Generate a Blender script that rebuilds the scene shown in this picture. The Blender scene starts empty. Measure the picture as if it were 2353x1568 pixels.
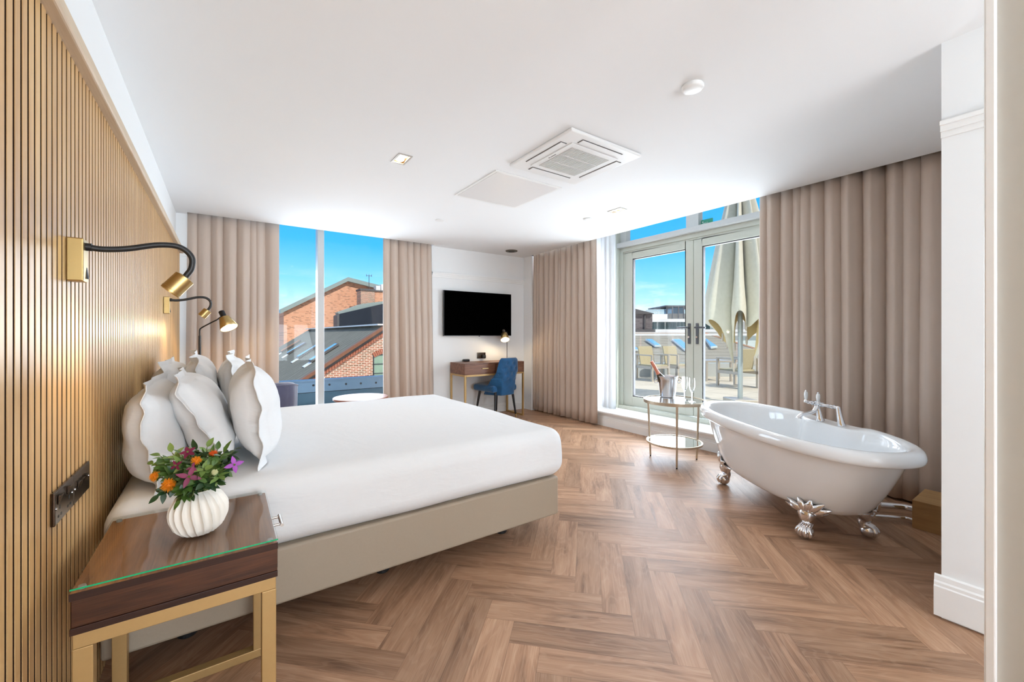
import bpy, bmesh, math, random
from mathutils import Vector, Matrix, Euler
PI = math.pi
sc = bpy.context.scene
COL = sc.collection
rnd = random.Random(7)

# ------------------------------------------------------------------ camera measurements
FPX, CX, HZ, CAMZ = 951.0, 1176.5, 768.0, 1.2
YAW = math.radians(34.82)
SA, CA = math.sin(YAW), math.cos(YAW)
def ray(u, v):
    r = (u - CX) / FPX
    return Vector((SA + CA * r, CA - SA * r, (HZ - v) / FPX))
CAM = Vector((0, 0, CAMZ))
def atY(u, v, Y):
    d = ray(u, v); return CAM + d * (Y / d.y)
def atX(u, v, X):
    d = ray(u, v); return CAM + d * (X / d.x)
def atZ(u, v, Z):
    d = ray(u, v); return CAM + d * ((Z - CAMZ) / d.z)
def atD(u, v, D):
    return CAM + ray(u, v) * D

# ------------------------------------------------------------------ node helpers
class NT:
    def __init__(self, tree):
        self.t = tree; self.t.nodes.clear()
    def n(self, typ, **kw):
        nd = self.t.nodes.new(typ)
        for k, v in kw.items(): setattr(nd, k, v)
        return nd
    def put(self, sock, val):
        if val is None: return
        if hasattr(val, 'is_output'): self.t.links.new(val, sock)
        else:
            if hasattr(sock.default_value, '__len__') and not hasattr(val, '__len__'):
                val = [val] * len(sock.default_value)
            if hasattr(val, '__len__') and len(val) == 3 and len(sock.default_value) == 4: val = (*val, 1)
            sock.default_value = val
    def m(self, op, a, b=None, c=None):
        nd = self.n('ShaderNodeMath', operation=op)
        self.put(nd.inputs[0], a); self.put(nd.inputs[1], b); self.put(nd.inputs[2], c)
        return nd.outputs[0]
    def vec(self, x, y, z):
        nd = self.n('ShaderNodeCombineXYZ')
        self.put(nd.inputs[0], x); self.put(nd.inputs[1], y); self.put(nd.inputs[2], z)
        return nd.outputs[0]
    def mix(self, f, a, b, blend='MIX'):
        nd = self.n('ShaderNodeMix', data_type='RGBA', blend_type=blend)
        self.put(nd.inputs[0], f); self.put(nd.inputs[6], a); self.put(nd.inputs[7], b)
        return nd.outputs[2]
    def noise(self, vec, scale=5, detail=3, rough=.5, dist=0):
        nd = self.n('ShaderNodeTexNoise')
        self.put(nd.inputs['Vector'], vec); self.put(nd.inputs['Scale'], scale)
        self.put(nd.inputs['Detail'], detail); self.put(nd.inputs['Roughness'], rough); self.put(nd.inputs['Distortion'], dist)
        return nd.outputs[0]
    def ramp(self, f, stops):
        nd = self.n('ShaderNodeValToRGB')
        el = nd.color_ramp.elements
        while len(el) < len(stops): el.new(.5)
        for e, (p, c) in zip(el, stops):
            e.position = p; e.color = (*c, 1) if len(c) == 3 else c
        self.put(nd.inputs[0], f)
        return nd.outputs[0]
    def maprange(self, v, a, b, c, d, smooth=False):
        nd = self.n('ShaderNodeMapRange')
        if smooth: nd.interpolation_type = 'SMOOTHSTEP'
        for i, x in enumerate((v, a, b, c, d)): self.put(nd.inputs[i], x)
        return nd.outputs[0]
    def bump(self, h, strength=.2, dist=.01):
        nd = self.n('ShaderNodeBump')
        self.put(nd.inputs['Height'], h); nd.inputs['Strength'].default_value = strength; nd.inputs['Distance'].default_value = dist
        return nd.outputs[0]
    def pos(self):
        return self.n('ShaderNodeNewGeometry').outputs['Position']
    def obj(self):
        return self.n('ShaderNodeTexCoord').outputs['Object']
    def sep(self, v):
        nd = self.n('ShaderNodeSeparateXYZ'); self.put(nd.inputs[0], v); return nd.outputs
    def scale(self, v, s):
        nd = self.n('ShaderNodeMapping'); self.put(nd.inputs[0], v); nd.inputs['Scale'].default_value = s
        return nd.outputs[0]
    def out(self, shader):
        o = self.n('ShaderNodeOutputMaterial'); self.t.links.new(shader, o.inputs[0])
    def bsdf(self, color, rough=.5, metal=0, normal=None, spec=.5, **kw):
        b = self.n('ShaderNodeBsdfPrincipled')
        self.put(b.inputs['Base Color'], color); self.put(b.inputs['Roughness'], rough); self.put(b.inputs['Metallic'], metal)
        self.put(b.inputs['Specular IOR Level'], spec)
        if normal is not None: self.put(b.inputs['Normal'], normal)
        for k, v in kw.items(): self.put(b.inputs[k.replace('_', ' ')], v)
        return b.outputs[0]
def lin(r, g, b):
    f = lambda c: (c / 255 / 12.92) if c <= 10 else ((c / 255 + .055) / 1.055) ** 2.4
    return (f(r), f(g), f(b))
def newmat(name):
    m = bpy.data.materials.new(name); m.use_nodes = True
    return m, NT(m.node_tree)
def plain(name, color, rough=.5, metal=0, var=.06, vscale=30, bump=0, spec=.5, stretch=(1, 1, 1), **kw):
    """a principled surface with a little procedural colour variation"""
    m, t = newmat(name)
    v = t.scale(t.obj(), stretch)
    nz = t.noise(v, vscale, 3)
    c = t.mix(nz, tuple(x * (1 - var) for x in color), tuple(min(1, x * (1 + var)) for x in color))
    nrm = t.bump(nz, bump, .004) if bump else None
    t.out(t.bsdf(c, rough, metal, nrm, spec, **kw))
    return m
def wood(name, c1, c2, rough=.4, axis='x', scale=3.0, bump=.08, spec=.4, coat=0):
    m, t = newmat(name)
    s = {'x': (.12, 1, 1), 'y': (1, .12, 1), 'z': (1, 1, .12)}[axis]
    v = t.scale(t.obj(), s)
    big = t.noise(v, scale * 6, 4, .6, 1.2)
    s2 = {'x': (.03, 1, 1), 'y': (1, .03, 1), 'z': (1, 1, .03)}[axis]
    fine = t.noise(t.scale(t.obj(), s2), scale * 90, 2, .6)
    f = t.m('ADD', t.m('MULTIPLY', big, .65), t.m('MULTIPLY', fine, .35))
    c = t.ramp(f, [(.32, c2), (.66, c1)])
    t.out(t.bsdf(c, rough, 0, t.bump(fine, bump, .002), spec, Coat_Weight=coat))
    return m
def emit(name, color, strength):
    m, t = newmat(name)
    e = t.n('ShaderNodeEmission'); e.inputs[0].default_value = (*color, 1); e.inputs[1].default_value = strength
    t.out(e.outputs[0]); return m
def pane_mat(name, tint=(.97, .99, 1), refl=1.0):
    m, t = newmat(name)
    tr = t.n('ShaderNodeBsdfTransparent'); tr.inputs[0].default_value = (*tint, 1)
    gl = t.n('ShaderNodeBsdfGlossy'); gl.inputs['Roughness'].default_value = .01
    g = t.n('ShaderNodeNewGeometry'); dt = t.n('ShaderNodeVectorMath', operation='DOT_PRODUCT')
    t.put(dt.inputs[0], g.outputs['Normal']); t.put(dt.inputs[1], g.outputs['Incoming'])
    k = t.m('POWER', t.m('SUBTRACT', 1, t.m('ABSOLUTE', dt.outputs['Value'])), 5)      # Schlick
    mx = t.n('ShaderNodeMixShader')
    t.put(mx.inputs[0], t.m('MULTIPLY', t.m('ADD', t.m('MULTIPLY', k, .93), .035), refl))
    t.t.links.new(tr.outputs[0], mx.inputs[1]); t.t.links.new(gl.outputs[0], mx.inputs[2])
    t.out(mx.outputs[0]); return m

# ------------------------------------------------------------------ materials
M = {}
M['paint'] = plain('white_paint', (.84, .85, .855), .75, var=.01, vscale=3, spec=.2)
M['ceiling'] = plain('ceiling_paint', (.865, .875, .885), .85, var=.008, vscale=2, spec=.1)
M['trim'] = plain('white_gloss_trim', (.86, .86, .85), .35, var=.01)
M['greige'] = plain('greige_paint', lin(191, 187, 178), .7, var=.02, vscale=40, bump=.05, spec=.2)
M['slat'] = wood('oak_slat', lin(220, 180, 124), lin(186, 142, 92), .34, 'z', 2.0, .04, .5)
M['slat_gap'] = plain('dark_felt', lin(46, 30, 24), .95, var=.1, spec=.1)
M['cap'] = wood('pale_ash_cap', lin(214, 196, 172), lin(196, 174, 148), .5, 'y', 2.0, .03, .3)
M['white_linen'] = None
M['bedbase'] = plain('taupe_leatherette', lin(164, 149, 131), .5, var=.03, vscale=120, bump=.06, spec=.3)
M['black'] = plain('black_plastic', (.012, .012, .013), .45, var=.1)
M['black_metal'] = plain('black_metal', (.015, .015, .017), .4, .2, var=.1)
M['tv'] = plain('tv_screen', (.0006, .0006, .0006), .5, var=0, spec=0.0)
M['silver'] = plain('silver_edge', (.5, .5, .52), .3, 1, var=.05)
M['brass'] = plain('brushed_brass', lin(184, 156, 104), .36, 1, var=.06, vscale=60, stretch=(1, 1, .08))
M['brass_paint'] = plain('gold_metal_paint', lin(186, 152, 100), .45, .4, var=.04, vscale=80)
M['chrome'] = plain('chrome', (.82, .82, .84), .06, 1, var=.01)
M['steel'] = plain('brushed_steel', (.66, .65, .66), .25, 1, var=.04, vscale=60, stretch=(1, 1, .05))
M['nickel'] = plain('satin_nickel', (.6, .57, .53), .3, 1, var=.04)
M['dark_nickel'] = plain('dark_nickel', lin(92, 80, 70), .16, 1, var=.05)
M['champagne'] = plain('champagne_metal', lin(205, 190, 168), .35, .85, var=.04)
M['enamel'] = plain('white_enamel', (.85, .87, .885), .08, var=.004, spec=.5, Coat_Weight=.3)
M['ceramic'] = plain('vase_ceramic', lin(238, 232, 222), .38, var=.05, vscale=14, spec=.35)
M['walnut'] = wood('dark_walnut', lin(92, 54, 33), lin(48, 27, 18), .38, 'x', 3.2, .15, .4)
M['walnut_top'] = wood('walnut_top', lin(166, 114, 70), lin(104, 64, 38), .4, 'y', 2.6, .1, .4)
M['walnut_edge'] = wood('walnut_edge', lin(64, 38, 27), lin(44, 25, 18), .5, 'x', 3.0, .1, .3)
M['desk_wood'] = wood('sheesham_wood', lin(142, 98, 74), lin(84, 50, 36), .38, 'x', 3.2, .1, .4)
M['box_oak'] = wood('box_oak', lin(190, 152, 104), lin(158, 120, 78), .5, 'y', 2.5, .1, .3)
M['curtain'] = None
M['navy'] = plain('slate_velvet', lin(84, 84, 106), .8, var=.15, vscale=20, spec=.2, Sheen_Weight=.4)
M['blue_velvet'] = plain('blue_velvet', lin(20, 78, 122), .65, var=.45, vscale=14, spec=.25, Sheen_Weight=.35)
M['grille'] = plain('grille_grey', (.52, .5, .49), .7, var=.02)
M['ac'] = plain('ac_white_plastic', (.84, .84, .835), .4, var=.005)
M['slot'] = plain('dark_slot', (.12, .11, .11), .8, var=.05)
M['greenframe'] = plain('sage_grey_frame', lin(196, 200, 190), .4, var=.02)
M['whiteframe'] = plain('window_frame_grey', lin(196, 199, 200), .4, var=.02)
M['gunmetal'] = plain('gunmetal', lin(84, 86, 92), .4, .2, var=.04)
M['glass'] = pane_mat('window_glass', (.98, .99, 1), .28)
M['bright_bulb'] = emit('lamp_glow', (1, .83, .58), 9)
M['shade_inner'] = emit('lit_shade_lining', (1, .82, .58), 1.25)
M['spot_bulb'] = emit('downlight_bulb', (1, .86, .66), 6)
M['leaf'] = plain('leaf_green', lin(74, 104, 40), .42, var=.5, vscale=25, Subsurface_Weight=.0)
M['leaf_dark'] = plain('leaf_dark_green', lin(38, 68, 34), .4, var=.45, vscale=25)
M['leaf_pale'] = plain('leaf_pale_green', lin(122, 148, 74), .45, var=.3, vscale=25)
M['stem'] = plain('stem_green', lin(96, 108, 54), .6, var=.2)
M['orange'] = plain('orange_petal', lin(246, 150, 26), .6, var=.25, vscale=60)
M['redorange'] = plain('red_orange_petal', lin(232, 104, 34), .6, var=.2, vscale=60)
M['magenta'] = plain('magenta_petal', lin(118, 14, 64), .55, var=.25, vscale=40)
M['purple'] = plain('purple_petal', lin(152, 66, 164), .55, var=.2, vscale=40)
M['cream'] = plain('cream_petal', lin(225, 225, 180), .6, var=.1)
M['foil'] = plain('pink_foil', lin(226, 150, 128), .35, .4, var=.08)
M['bottle'] = plain('dark_bottle', lin(66, 54, 36), .08, var=.1, spec=.6)
M['label'] = plain('bottle_label', lin(214, 180, 130), .4, .3, var=.1)
M['mirror'] = plain('mirror', (.86, .9, .93), .02, 1, var=0)
M['zinc'] = plain('zinc_fascia', lin(150, 166, 166), .5, .2, var=.06, vscale=2)
M['slate'] = plain('dark_slate', lin(44, 52, 64), .6, var=.2, vscale=6)
M['darkgrey'] = plain('dark_grey_metal', lin(92, 90, 92), .6, var=.06)
M['beam'] = plain('blue_grey_steel', lin(96, 120, 140), .45, .1, var=.06)
M['teal'] = plain('teal_panel', lin(44, 76, 92), .4, var=.1)
M['terracotta'] = plain('copper_wood_top', lin(164, 106, 82), .4, var=.12, vscale=10)
M['render_white'] = plain('white_render', (.8, .8, .78), .8, var=.03, vscale=1)
M['winglass'] = plain('dark_window_glass', lin(70, 92, 96), .1, var=.3, vscale=1, spec=.8)
M['lightglass'] = plain('pale_window_glass', lin(120, 175, 215), .12, var=.12, vscale=2, spec=.7)
M['olive_weave'] = plain('woven_sling', lin(178, 168, 138), .8, var=.25, vscale=90, bump=.15)
M['alu'] = plain('taupe_aluminium', lin(188, 180, 168), .45, .3, var=.04)
M['parasol_pole'] = plain('grey_pole', lin(168, 178, 180), .4, .4, var=.03)
M['clear_rubber'] = plain('clear_rubber', (.34, .33, .30), .3, var=.05)
M['paver'] = None
M['rail_white'] = plain('white_rail', (.8, .81, .82), .4, var=.02)
M['greensign'] = plain('green_sign', lin(28, 150, 118), .5, var=.05)
M['pict_white'] = plain('sign_white', (.7, .8, .78), .5, var=.02)
M['brown_verge'] = plain('rusty_verge', lin(128, 84, 62), .7, var=.2, vscale=8)
M['timber'] = plain('brown_timber', lin(176, 122, 86), .7, var=.15, vscale=4)

def curtain_mat():
    m, t = newmat('taupe_curtain')
    v = t.scale(t.pos(), (1, 1, .02))
    nz = t.noise(v, 40, 2)
    w = t.noise(t.pos(), 900, 1)
    base = lin(196, 178, 164)
    c = t.mix(nz, tuple(x * .94 for x in base), tuple(x * 1.05 for x in base))
    t.out(t.bsdf(c, .42, 0, t.bump(w, .05, .001), .5, Sheen_Weight=.1))
    return m
M['curtain'] = curtain_mat()
def linen_mat():
    m, t = newmat('white_cotton')
    o = t.pos()
    a = t.noise(t.scale(o, (1.2, .6, 3.2)), 5, 3, .55, .8)
    b = t.noise(o, 14, 3, .6)
    h = t.m('ADD', t.m('MULTIPLY', a, .8), t.m('MULTIPLY', b, .2))
    c = t.mix(b, (.765, .765, .765), (.79, .79, .79))
    t.out(t.bsdf(c, .85, 0, t.bump(h, .12, .03), .12)); return m
M['white_linen'] = linen_mat()
def sheer_mat():
    m, t = newmat('white_sheer')
    d = t.n('ShaderNodeBsdfDiffuse'); d.inputs[0].default_value = (.9, .92, .94, 1)
    tl = t.n('ShaderNodeBsdfTranslucent'); tl.inputs[0].default_value = (.95, .96, .98, 1)
    tr = t.n('ShaderNodeBsdfTransparent')
    w = t.noise(t.scale(t.pos(), (1, 1, .03)), 300, 1)
    m1 = t.n('ShaderNodeMixShader'); m1.inputs[0].default_value = .55
    t.t.links.new(d.outputs[0], m1.inputs[1]); t.t.links.new(tl.outputs[0], m1.inputs[2])
    m2 = t.n('ShaderNodeMixShader'); t.put(m2.inputs[0], t.m('MULTIPLY', w, .2))
    t.t.links.new(m1.outputs[0], m2.inputs[1]); t.t.links.new(tr.outputs[0], m2.inputs[2])
    t.out(m2.outputs[0]); return m
M['sheer'] = sheer_mat()

def floor_mat():
    m, t = newmat('oak_herringbone')
    W, NB = .1216, 5
    p = t.sep(t.pos())
    k = 1 / math.sqrt(2) / W
    P = t.m('ADD', t.m('MULTIPLY', t.m('SUBTRACT', p[0], p[1]), k), 2.4335)
    Q = t.m('ADD', t.m('MULTIPLY', t.m('ADD', p[0], p[1]), -k), 14.005)
    i, j = t.m('FLOOR', P), t.m('FLOOR', Q)
    fp, fq = t.m('FRACT', P), t.m('FRACT', Q)
    mm = t.m('FLOORED_MODULO', t.m('ADD', t.m('SUBTRACT', i, j), .01), 2 * NB)
    mm = t.m('FLOOR', mm)
    hor = t.m('LESS_THAN', mm, NB - .5)
    def sel(a, b):                         # hor ? a : b
        return t.m('ADD', t.m('MULTIPLY', hor, a), t.m('MULTIPLY', t.m('SUBTRACT', 1, hor), b))
    back = t.m('SUBTRACT', 2 * NB - 1, mm)
    along = sel(t.m('ADD', mm, fp), t.m('ADD', back, fq))
    across = sel(fq, fp)
    ida = sel(t.m('SUBTRACT', i, mm), t.m('ADD', i, 57))
    idb = sel(j, t.m('SUBTRACT', j, back))
    wn = t.n('ShaderNodeTexWhiteNoise', noise_dimensions='3D')
    t.put(wn.inputs[0], t.vec(ida, idb, 3.3))
    rv = t.sep(wn.outputs['Color'])
    # joints
    ea = t.m('MULTIPLY', t.m('MINIMUM', across, t.m('SUBTRACT', 1, across)), W)
    el = t.m('MULTIPLY', t.m('MINIMUM', along, t.m('SUBTRACT', NB, along)), W)
    gap = t.m('LESS_THAN', t.m('MINIMUM', ea, el), .0006)
    # grain
    gv = t.vec(t.m('ADD', t.m('MULTIPLY', along, W), t.m('MULTIPLY', rv[0], 40)),
               t.m('ADD', t.m('MULTIPLY', across, W), t.m('MULTIPLY', rv[1], 40)), rv[2])
    warp = t.noise(t.scale(gv, (1.6, 7, 1)), 1.5, 2, .5)
    rings = t.m('SINE', t.m('MULTIPLY', t.m('ADD', warp, t.m('MULTIPLY', t.noise(t.scale(gv, (2, 14, 1)), 1.2, 2), .35)), 60))
    rings = t.maprange(rings, .2, 1, 0, 1, True)
    fine = t.noise(t.scale(gv, (3.2, 330, 1)), 1, 3, .65)
    med = t.noise(t.scale(gv, (1.5, 13, 1)), 1.3, 4, .6, .6)
    c = t.ramp(med, [(.30, lin(126, 91, 67)), (.48, lin(168, 128, 99)), (.72, lin(190, 151, 121))])
    c = t.mix(t.m('MULTIPLY', rings, .16), c, lin(208, 174, 146))
    c = t.mix(t.m('MULTIPLY', t.maprange(fine, .5, .74, 0, 1), .42), c, lin(214, 182, 156))
    c = t.mix(t.m('MULTIPLY', t.maprange(fine, .44, .28, 0, 1), .25), c, lin(112, 78, 56))
    br = t.maprange(rv[0], 0, 1, .80, 1.15)
    c = t.mix(1.0, c, t.vec(br, br, br), 'MULTIPLY')
    c = t.mix(t.m('MULTIPLY', gap, .65), c, lin(96, 66, 48))
    rough = t.maprange(fine, .3, .7, .38, .52)
    t.out(t.bsdf(c, rough, 0, t.bump(fine, .06, .002), .45))
    return m
M['floor'] = floor_mat()

def brick_mat(name, c1, c2, mortar, course=.075, msize=.012, axis='x', worn=.5, dark=None):
    m, t = newmat(name)
    p = t.sep(t.pos())
    v = t.vec(p[0] if axis == 'x' else p[1], p[2], 0)
    bk = t.n('ShaderNodeTexBrick')
    t.put(bk.inputs['Vector'], v)
    bk.inputs['Color1'].default_value = (*c1, 1); bk.inputs['Color2'].default_value = (*c2, 1); bk.inputs['Mortar'].default_value = (*mortar, 1)
    bk.inputs['Scale'].default_value = 1; bk.inputs['Mortar Size'].default_value = msize
    bk.inputs['Brick Width'].default_value = course * 3; bk.inputs['Row Height'].default_value = course
    bk.offset = .5; bk.inputs['Bias'].default_value = -.1
    c = bk.outputs[0]
    # individual burnt bricks
    row = t.m('FLOOR', t.m('DIVIDE', p[2], course))
    colx = t.m('FLOOR', t.m('ADD', t.m('DIVIDE', p[0] if axis == 'x' else p[1], course * 3), t.m('MULTIPLY', t.m('FLOORED_MODULO', row, 2), .5)))
    wn = t.n('ShaderNodeTexWhiteNoise', noise_dimensions='2D'); t.put(wn.inputs[0], t.vec(colx, row, 0))
    if dark:
        f = t.m('MULTIPLY', t.m('GREATER_THAN', wn.outputs[0], 1 - worn), t.m('SUBTRACT', 1, bk.outputs['Fac']))
        c = t.mix(t.m('MULTIPLY', f, .8), c, dark)
    nz = t.noise(t.pos(), 1.5, 4)
    c = t.mix(t.m('MULTIPLY', nz, .25), c, tuple(x * .7 for x in c1))
    t.out(t.bsdf(c, .85, 0, None, .2)); return m
M['brick_orange'] = brick_mat('orange_brick', lin(226, 166, 134), lin(212, 148, 116), lin(224, 192, 168), .075, .008, 'x', .14, lin(150, 106, 84))
M['brick_old'] = brick_mat('old_red_brick', lin(192, 126, 102), lin(168, 104, 84), lin(230, 218, 202), .078, .014, 'x', .42, lin(126, 98, 78))
M['brick_grey'] = brick_mat('grey_brick', lin(128, 122, 124), lin(112, 104, 106), lin(140, 134, 134), .075, .008, 'y', .3, lin(100, 92, 96))
def roof_mat(name, c1, c2, axis, pitch, line):
    m, t = newmat(name)
    p = t.sep(t.pos())
    nz = t.noise(t.scale(t.pos(), (.6, .6, .6)), 3, 4, .6)
    st = t.noise(t.scale(t.pos(), (.12, 3, .12) if axis == 'y' else (3, .12, .3)), 3, 3, .6)
    f = t.m('FRACT', t.m('DIVIDE', p[1 if axis == 'y' else 2], pitch))
    ln = t.m('LESS_THAN', f, .12)
    c = t.mix(t.m('ADD', t.m('MULTIPLY', nz, .5), t.m('MULTIPLY', st, .5)), c2, c1)
    c = t.mix(t.m('MULTIPLY', ln, line), c, tuple(x * .45 for x in c2))
    t.out(t.bsdf(c, .9, 0, None, .03)); return m
M['roof_corr'] = roof_mat('weathered_sheet_roof', lin(146, 146, 136), lin(86, 86, 80), 'y', .55, .5)
M['roof_tile'] = roof_mat('grey_brown_tiles', lin(190, 174, 158), lin(142, 128, 118), 'z', .12, .5)
M['slatecourse'] = roof_mat('slate_cladding', lin(58, 66, 80), lin(34, 40, 50), 'z', .16, .6)
def paver_mat():
    m, t = newmat('terrace_pavers')
    p = t.sep(t.pos())
    x = t.m('FRACT', t.m('DIVIDE', p[0], .6)); y = t.m('FRACT', t.m('DIVIDE', p[1], .6))
    g = t.m('MAXIMUM', t.m('LESS_THAN', x, .015), t.m('LESS_THAN', y, .015))
    nz = t.noise(t.pos(), 2, 5, .6)
    c = t.mix(nz, lin(186, 176, 158), lin(222, 212, 192))
    c = t.mix(t.m('MULTIPLY', g, .6), c, lin(96, 90, 80))
    t.out(t.bsdf(c, .8, 0, None, .2)); return m
M['paver'] = paver_mat()
def parasol_mat():
    m, t = newmat('parasol_canvas')
    g = t.n('ShaderNodeNewGeometry')
    w = t.noise(g.outputs['Position'], 20, 3)
    outc = t.mix(w, lin(194, 190, 176), lin(210, 206, 192))
    c = t.mix(g.outputs['Backfacing'], outc, lin(206, 184, 136))
    t.out(t.bsdf(c, .8, 0, None, .15)); return m
M['canvas'] = parasol_mat()
def tglass(name, tint, rough=0.0):
    m, t = newmat(name)
    b = t.bsdf(tint, rough, 0, None, .5, Transmission_Weight=1.0, IOR=1.45)
    t.out(b); return m
M['crystal'] = tglass('crystal_glass', (.98, .985, .99))
def glass_edge():
    m, t = newmat('green_glass_edge')
    t.out(t.bsdf(lin(20, 170, 112), .2, 0, None, .5)); return m
M['glass_edge'] = glass_edge()
M['top_glass'] = pane_mat('table_glass', (.97, .985, .98), .7)
M['bal_glass'] = pane_mat('balustrade_glass', (.9, .96, .96), .8)

# ------------------------------------------------------------------ mesh builder
class MB:
    def __init__(self): self.v = []; self.f = []
    def add(self, vs, fs):
        o = len(self.v); self.v += [Vector(p) for p in vs]; self.f += [tuple(i + o for i in f) for f in fs]; return self
    def box(self, x0, x1, y0, y1, z0, z1):
        return self.add([(x0, y0, z0), (x1, y0, z0), (x1, y1, z0), (x0, y1, z0), (x0, y0, z1), (x1, y0, z1), (x1, y1, z1), (x0, y1, z1)],
                        [(0, 3, 2, 1), (4, 5, 6, 7), (0, 1, 5, 4), (1, 2, 6, 5), (2, 3, 7, 6), (3, 0, 4, 7)])
    def obox(self, mat, sx, sy, sz):
        b = MB().box(-sx / 2, sx / 2, -sy / 2, sy / 2, -sz / 2, sz / 2)
        return self.add([mat @ p for p in b.v], b.f)
    def bar(self, a, b, w, h, up=(0, 0, 1)):
        a, b = Vector(a), Vector(b); d = (b - a); L = d.length; d.normalize()
        up = Vector(up); s = d.cross(up)
        if s.length < 1e-4: s = d.cross(Vector((0, 1, 0)))
        s.normalize(); t = s.cross(d)
        m = Matrix((s, d, t)).transposed().to_4x4(); m.translation = (a + b) / 2
        return self.obox(m, w, L, h)
    def tube(self, pts, r, seg=10, caps=True, closed=False):
        pts = [Vector(p) for p in pts]; n = len(pts)
        if not hasattr(r, '__len__'): r = [r] * n
        tang = []
        for i in range(n):
            a = pts[(i - 1) % n] if (i > 0 or closed) else pts[i]
            b = pts[(i + 1) % n] if (i < n - 1 or closed) else pts[i]
            tang.append((b - a).normalized())
        ref = Vector((0, 0, 1)) if abs(tang[0].z) < .9 else Vector((1, 0, 0))
        nrm = (ref - tang[0] * ref.dot(tang[0])).normalized()
        vs = []
        for i in range(n):
            nrm = (nrm - tang[i] * nrm.dot(tang[i])).normalized(); bi = tang[i].cross(nrm)
            for k in range(seg):
                a = 2 * PI * k / seg
                vs.append(pts[i] + (nrm * math.cos(a) + bi * math.sin(a)) * r[i])
        fs = []
        for i in range(n if closed else n - 1):
            i2 = (i + 1) % n
            for k in range(seg):
                k2 = (k + 1) % seg
                fs.append((i * seg + k, i * seg + k2, i2 * seg + k2, i2 * seg + k))
        if caps and not closed:
            fs.append(tuple(range(seg - 1, -1, -1))); fs.append(tuple((n - 1) * seg + k for k in range(seg)))
        return self.add(vs, fs)
    def lathe(self, prof, seg=32, mat=None, cap0=True, cap1=True):
        mat = mat or Matrix()
        vs = []
        for r, z in prof:
            for k in range(seg):
                a = 2 * PI * k / seg; vs.append(mat @ Vector((r * math.cos(a), r * math.sin(a), z)))
        fs = []
        for i in range(len(prof) - 1):
            for k in range(seg):
                k2 = (k + 1) % seg
                fs.append((i * seg + k, i * seg + k2, (i + 1) * seg + k2, (i + 1) * seg + k))
        if cap0: fs.append(tuple(range(seg - 1, -1, -1)))
        if cap1: fs.append(tuple((len(prof) - 1) * seg + k for k in range(seg)))
        return self.add(vs, fs)
    def cyl(self, a, b, r, seg=16, r2=None):
        return self.tube([a, b], [r, r if r2 is None else r2], seg)
    def sphere(self, c, r, seg=14, rings=8, mat=None):
        c = Vector(c); rr = r if hasattr(r, '__len__') else (r, r, r)
        vs, fs = [], []
        for i in range(rings + 1):
            th = PI * i / rings
            for k in range(seg):
                a = 2 * PI * k / seg
                q = Vector((rr[0] * math.sin(th) * math.cos(a), rr[1] * math.sin(th) * math.sin(a), rr[2] * math.cos(th)))
                vs.append(c + ((mat @ q) if mat else q))
        for i in range(rings):
            for k in range(seg):
                k2 = (k + 1) % seg
                fs.append((i * seg + k, (i + 1) * seg + k, (i + 1) * seg + k2, i * seg + k2))
        return self.add(vs, fs)
    def grid(self, fn, nu, nv, wrapu=False):
        vs = [fn(i / (nu if wrapu else nu - 1), j / (nv - 1)) for i in range(nu) for j in range(nv)]
        fs = []
        for i in range(nu if wrapu else nu - 1):
            i2 = (i + 1) % nu
            for j in range(nv - 1):
                fs.append((i * nv + j, i2 * nv + j, i2 * nv + j + 1, i * nv + j + 1))
        return self.add(vs, fs)
    def prism(self, poly, d):
        """extrude a planar polygon (3-D points) by vector d"""
        n = len(poly); d = Vector(d); P = [Vector(p) for p in poly]
        fs = [tuple(range(n)), tuple(range(2 * n - 1, n - 1, -1))]
        for i in range(n):
            k = (i + 1) % n; fs.append((i, i + n, k + n, k))
        return self.add(P + [p + d for p in P], fs)
    def slab(self, x0, x1, y0, y1, z0, z1, holes):
        xs = sorted({x0, x1, *[h[0] for h in holes], *[h[1] for h in holes]}); ys = sorted({y0, y1, *[h[2] for h in holes], *[h[3] for h in holes]})
        for a, b in zip(xs, xs[1:]):
            for c, d in zip(ys, ys[1:]):
                mx, my = (a + b) / 2, (c + d) / 2
                if any(h[0] < mx < h[1] and h[2] < my < h[3] for h in holes): continue
                self.box(a, b, c, d, z0, z1)
        return self
    def xf(self, m):
        self.v = [m @ p for p in self.v]; return self
    def build(self, name, mat, parent=None, loc=None, smooth=False, bevel=0, seg=2, subsurf=0, solid=0, local=False, angle=40, merge=True):
        org = Vector((0, 0, 0))
        if parent is not None and not local: org = ORG[parent.name]
        elif loc is not None and not local: org = Vector(loc)
        me = bpy.data.meshes.new(name)
        me.from_pydata([tuple(p - org) for p in self.v], [], self.f)
        bm = bmesh.new(); bm.from_mesh(me)
        if merge: bmesh.ops.remove_doubles(bm, verts=bm.verts, dist=1e-5)
        bmesh.ops.recalc_face_normals(bm, faces=bm.faces)
        if smooth:
            for f in bm.faces: f.smooth = True
            for e in bm.edges:
                if len(e.link_faces) == 2: e.smooth = e.calc_face_angle(0) < math.radians(angle)
        bm.to_mesh(me); bm.free()
        me.materials.append(mat)
        o = bpy.data.objects.new(name, me); COL.objects.link(o)
        if parent is not None:
            o.parent = parent
            ORG[o.name] = ORG[parent.name] if not local else Vector((0, 0, 0))
        else:
            if loc is not None: o.location = loc
            ORG[o.name] = org
        if bevel:
            b = o.modifiers.new('bevel', 'BEVEL'); b.width = bevel; b.segments = seg; b.limit_method = 'ANGLE'; b.angle_limit = math.radians(35)
            if not smooth:
                for f in me.polygons: f.use_smooth = False
        if subsurf:
            s = o.modifiers.new('sub', 'SUBSURF'); s.levels = subsurf; s.render_levels = subsurf
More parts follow.
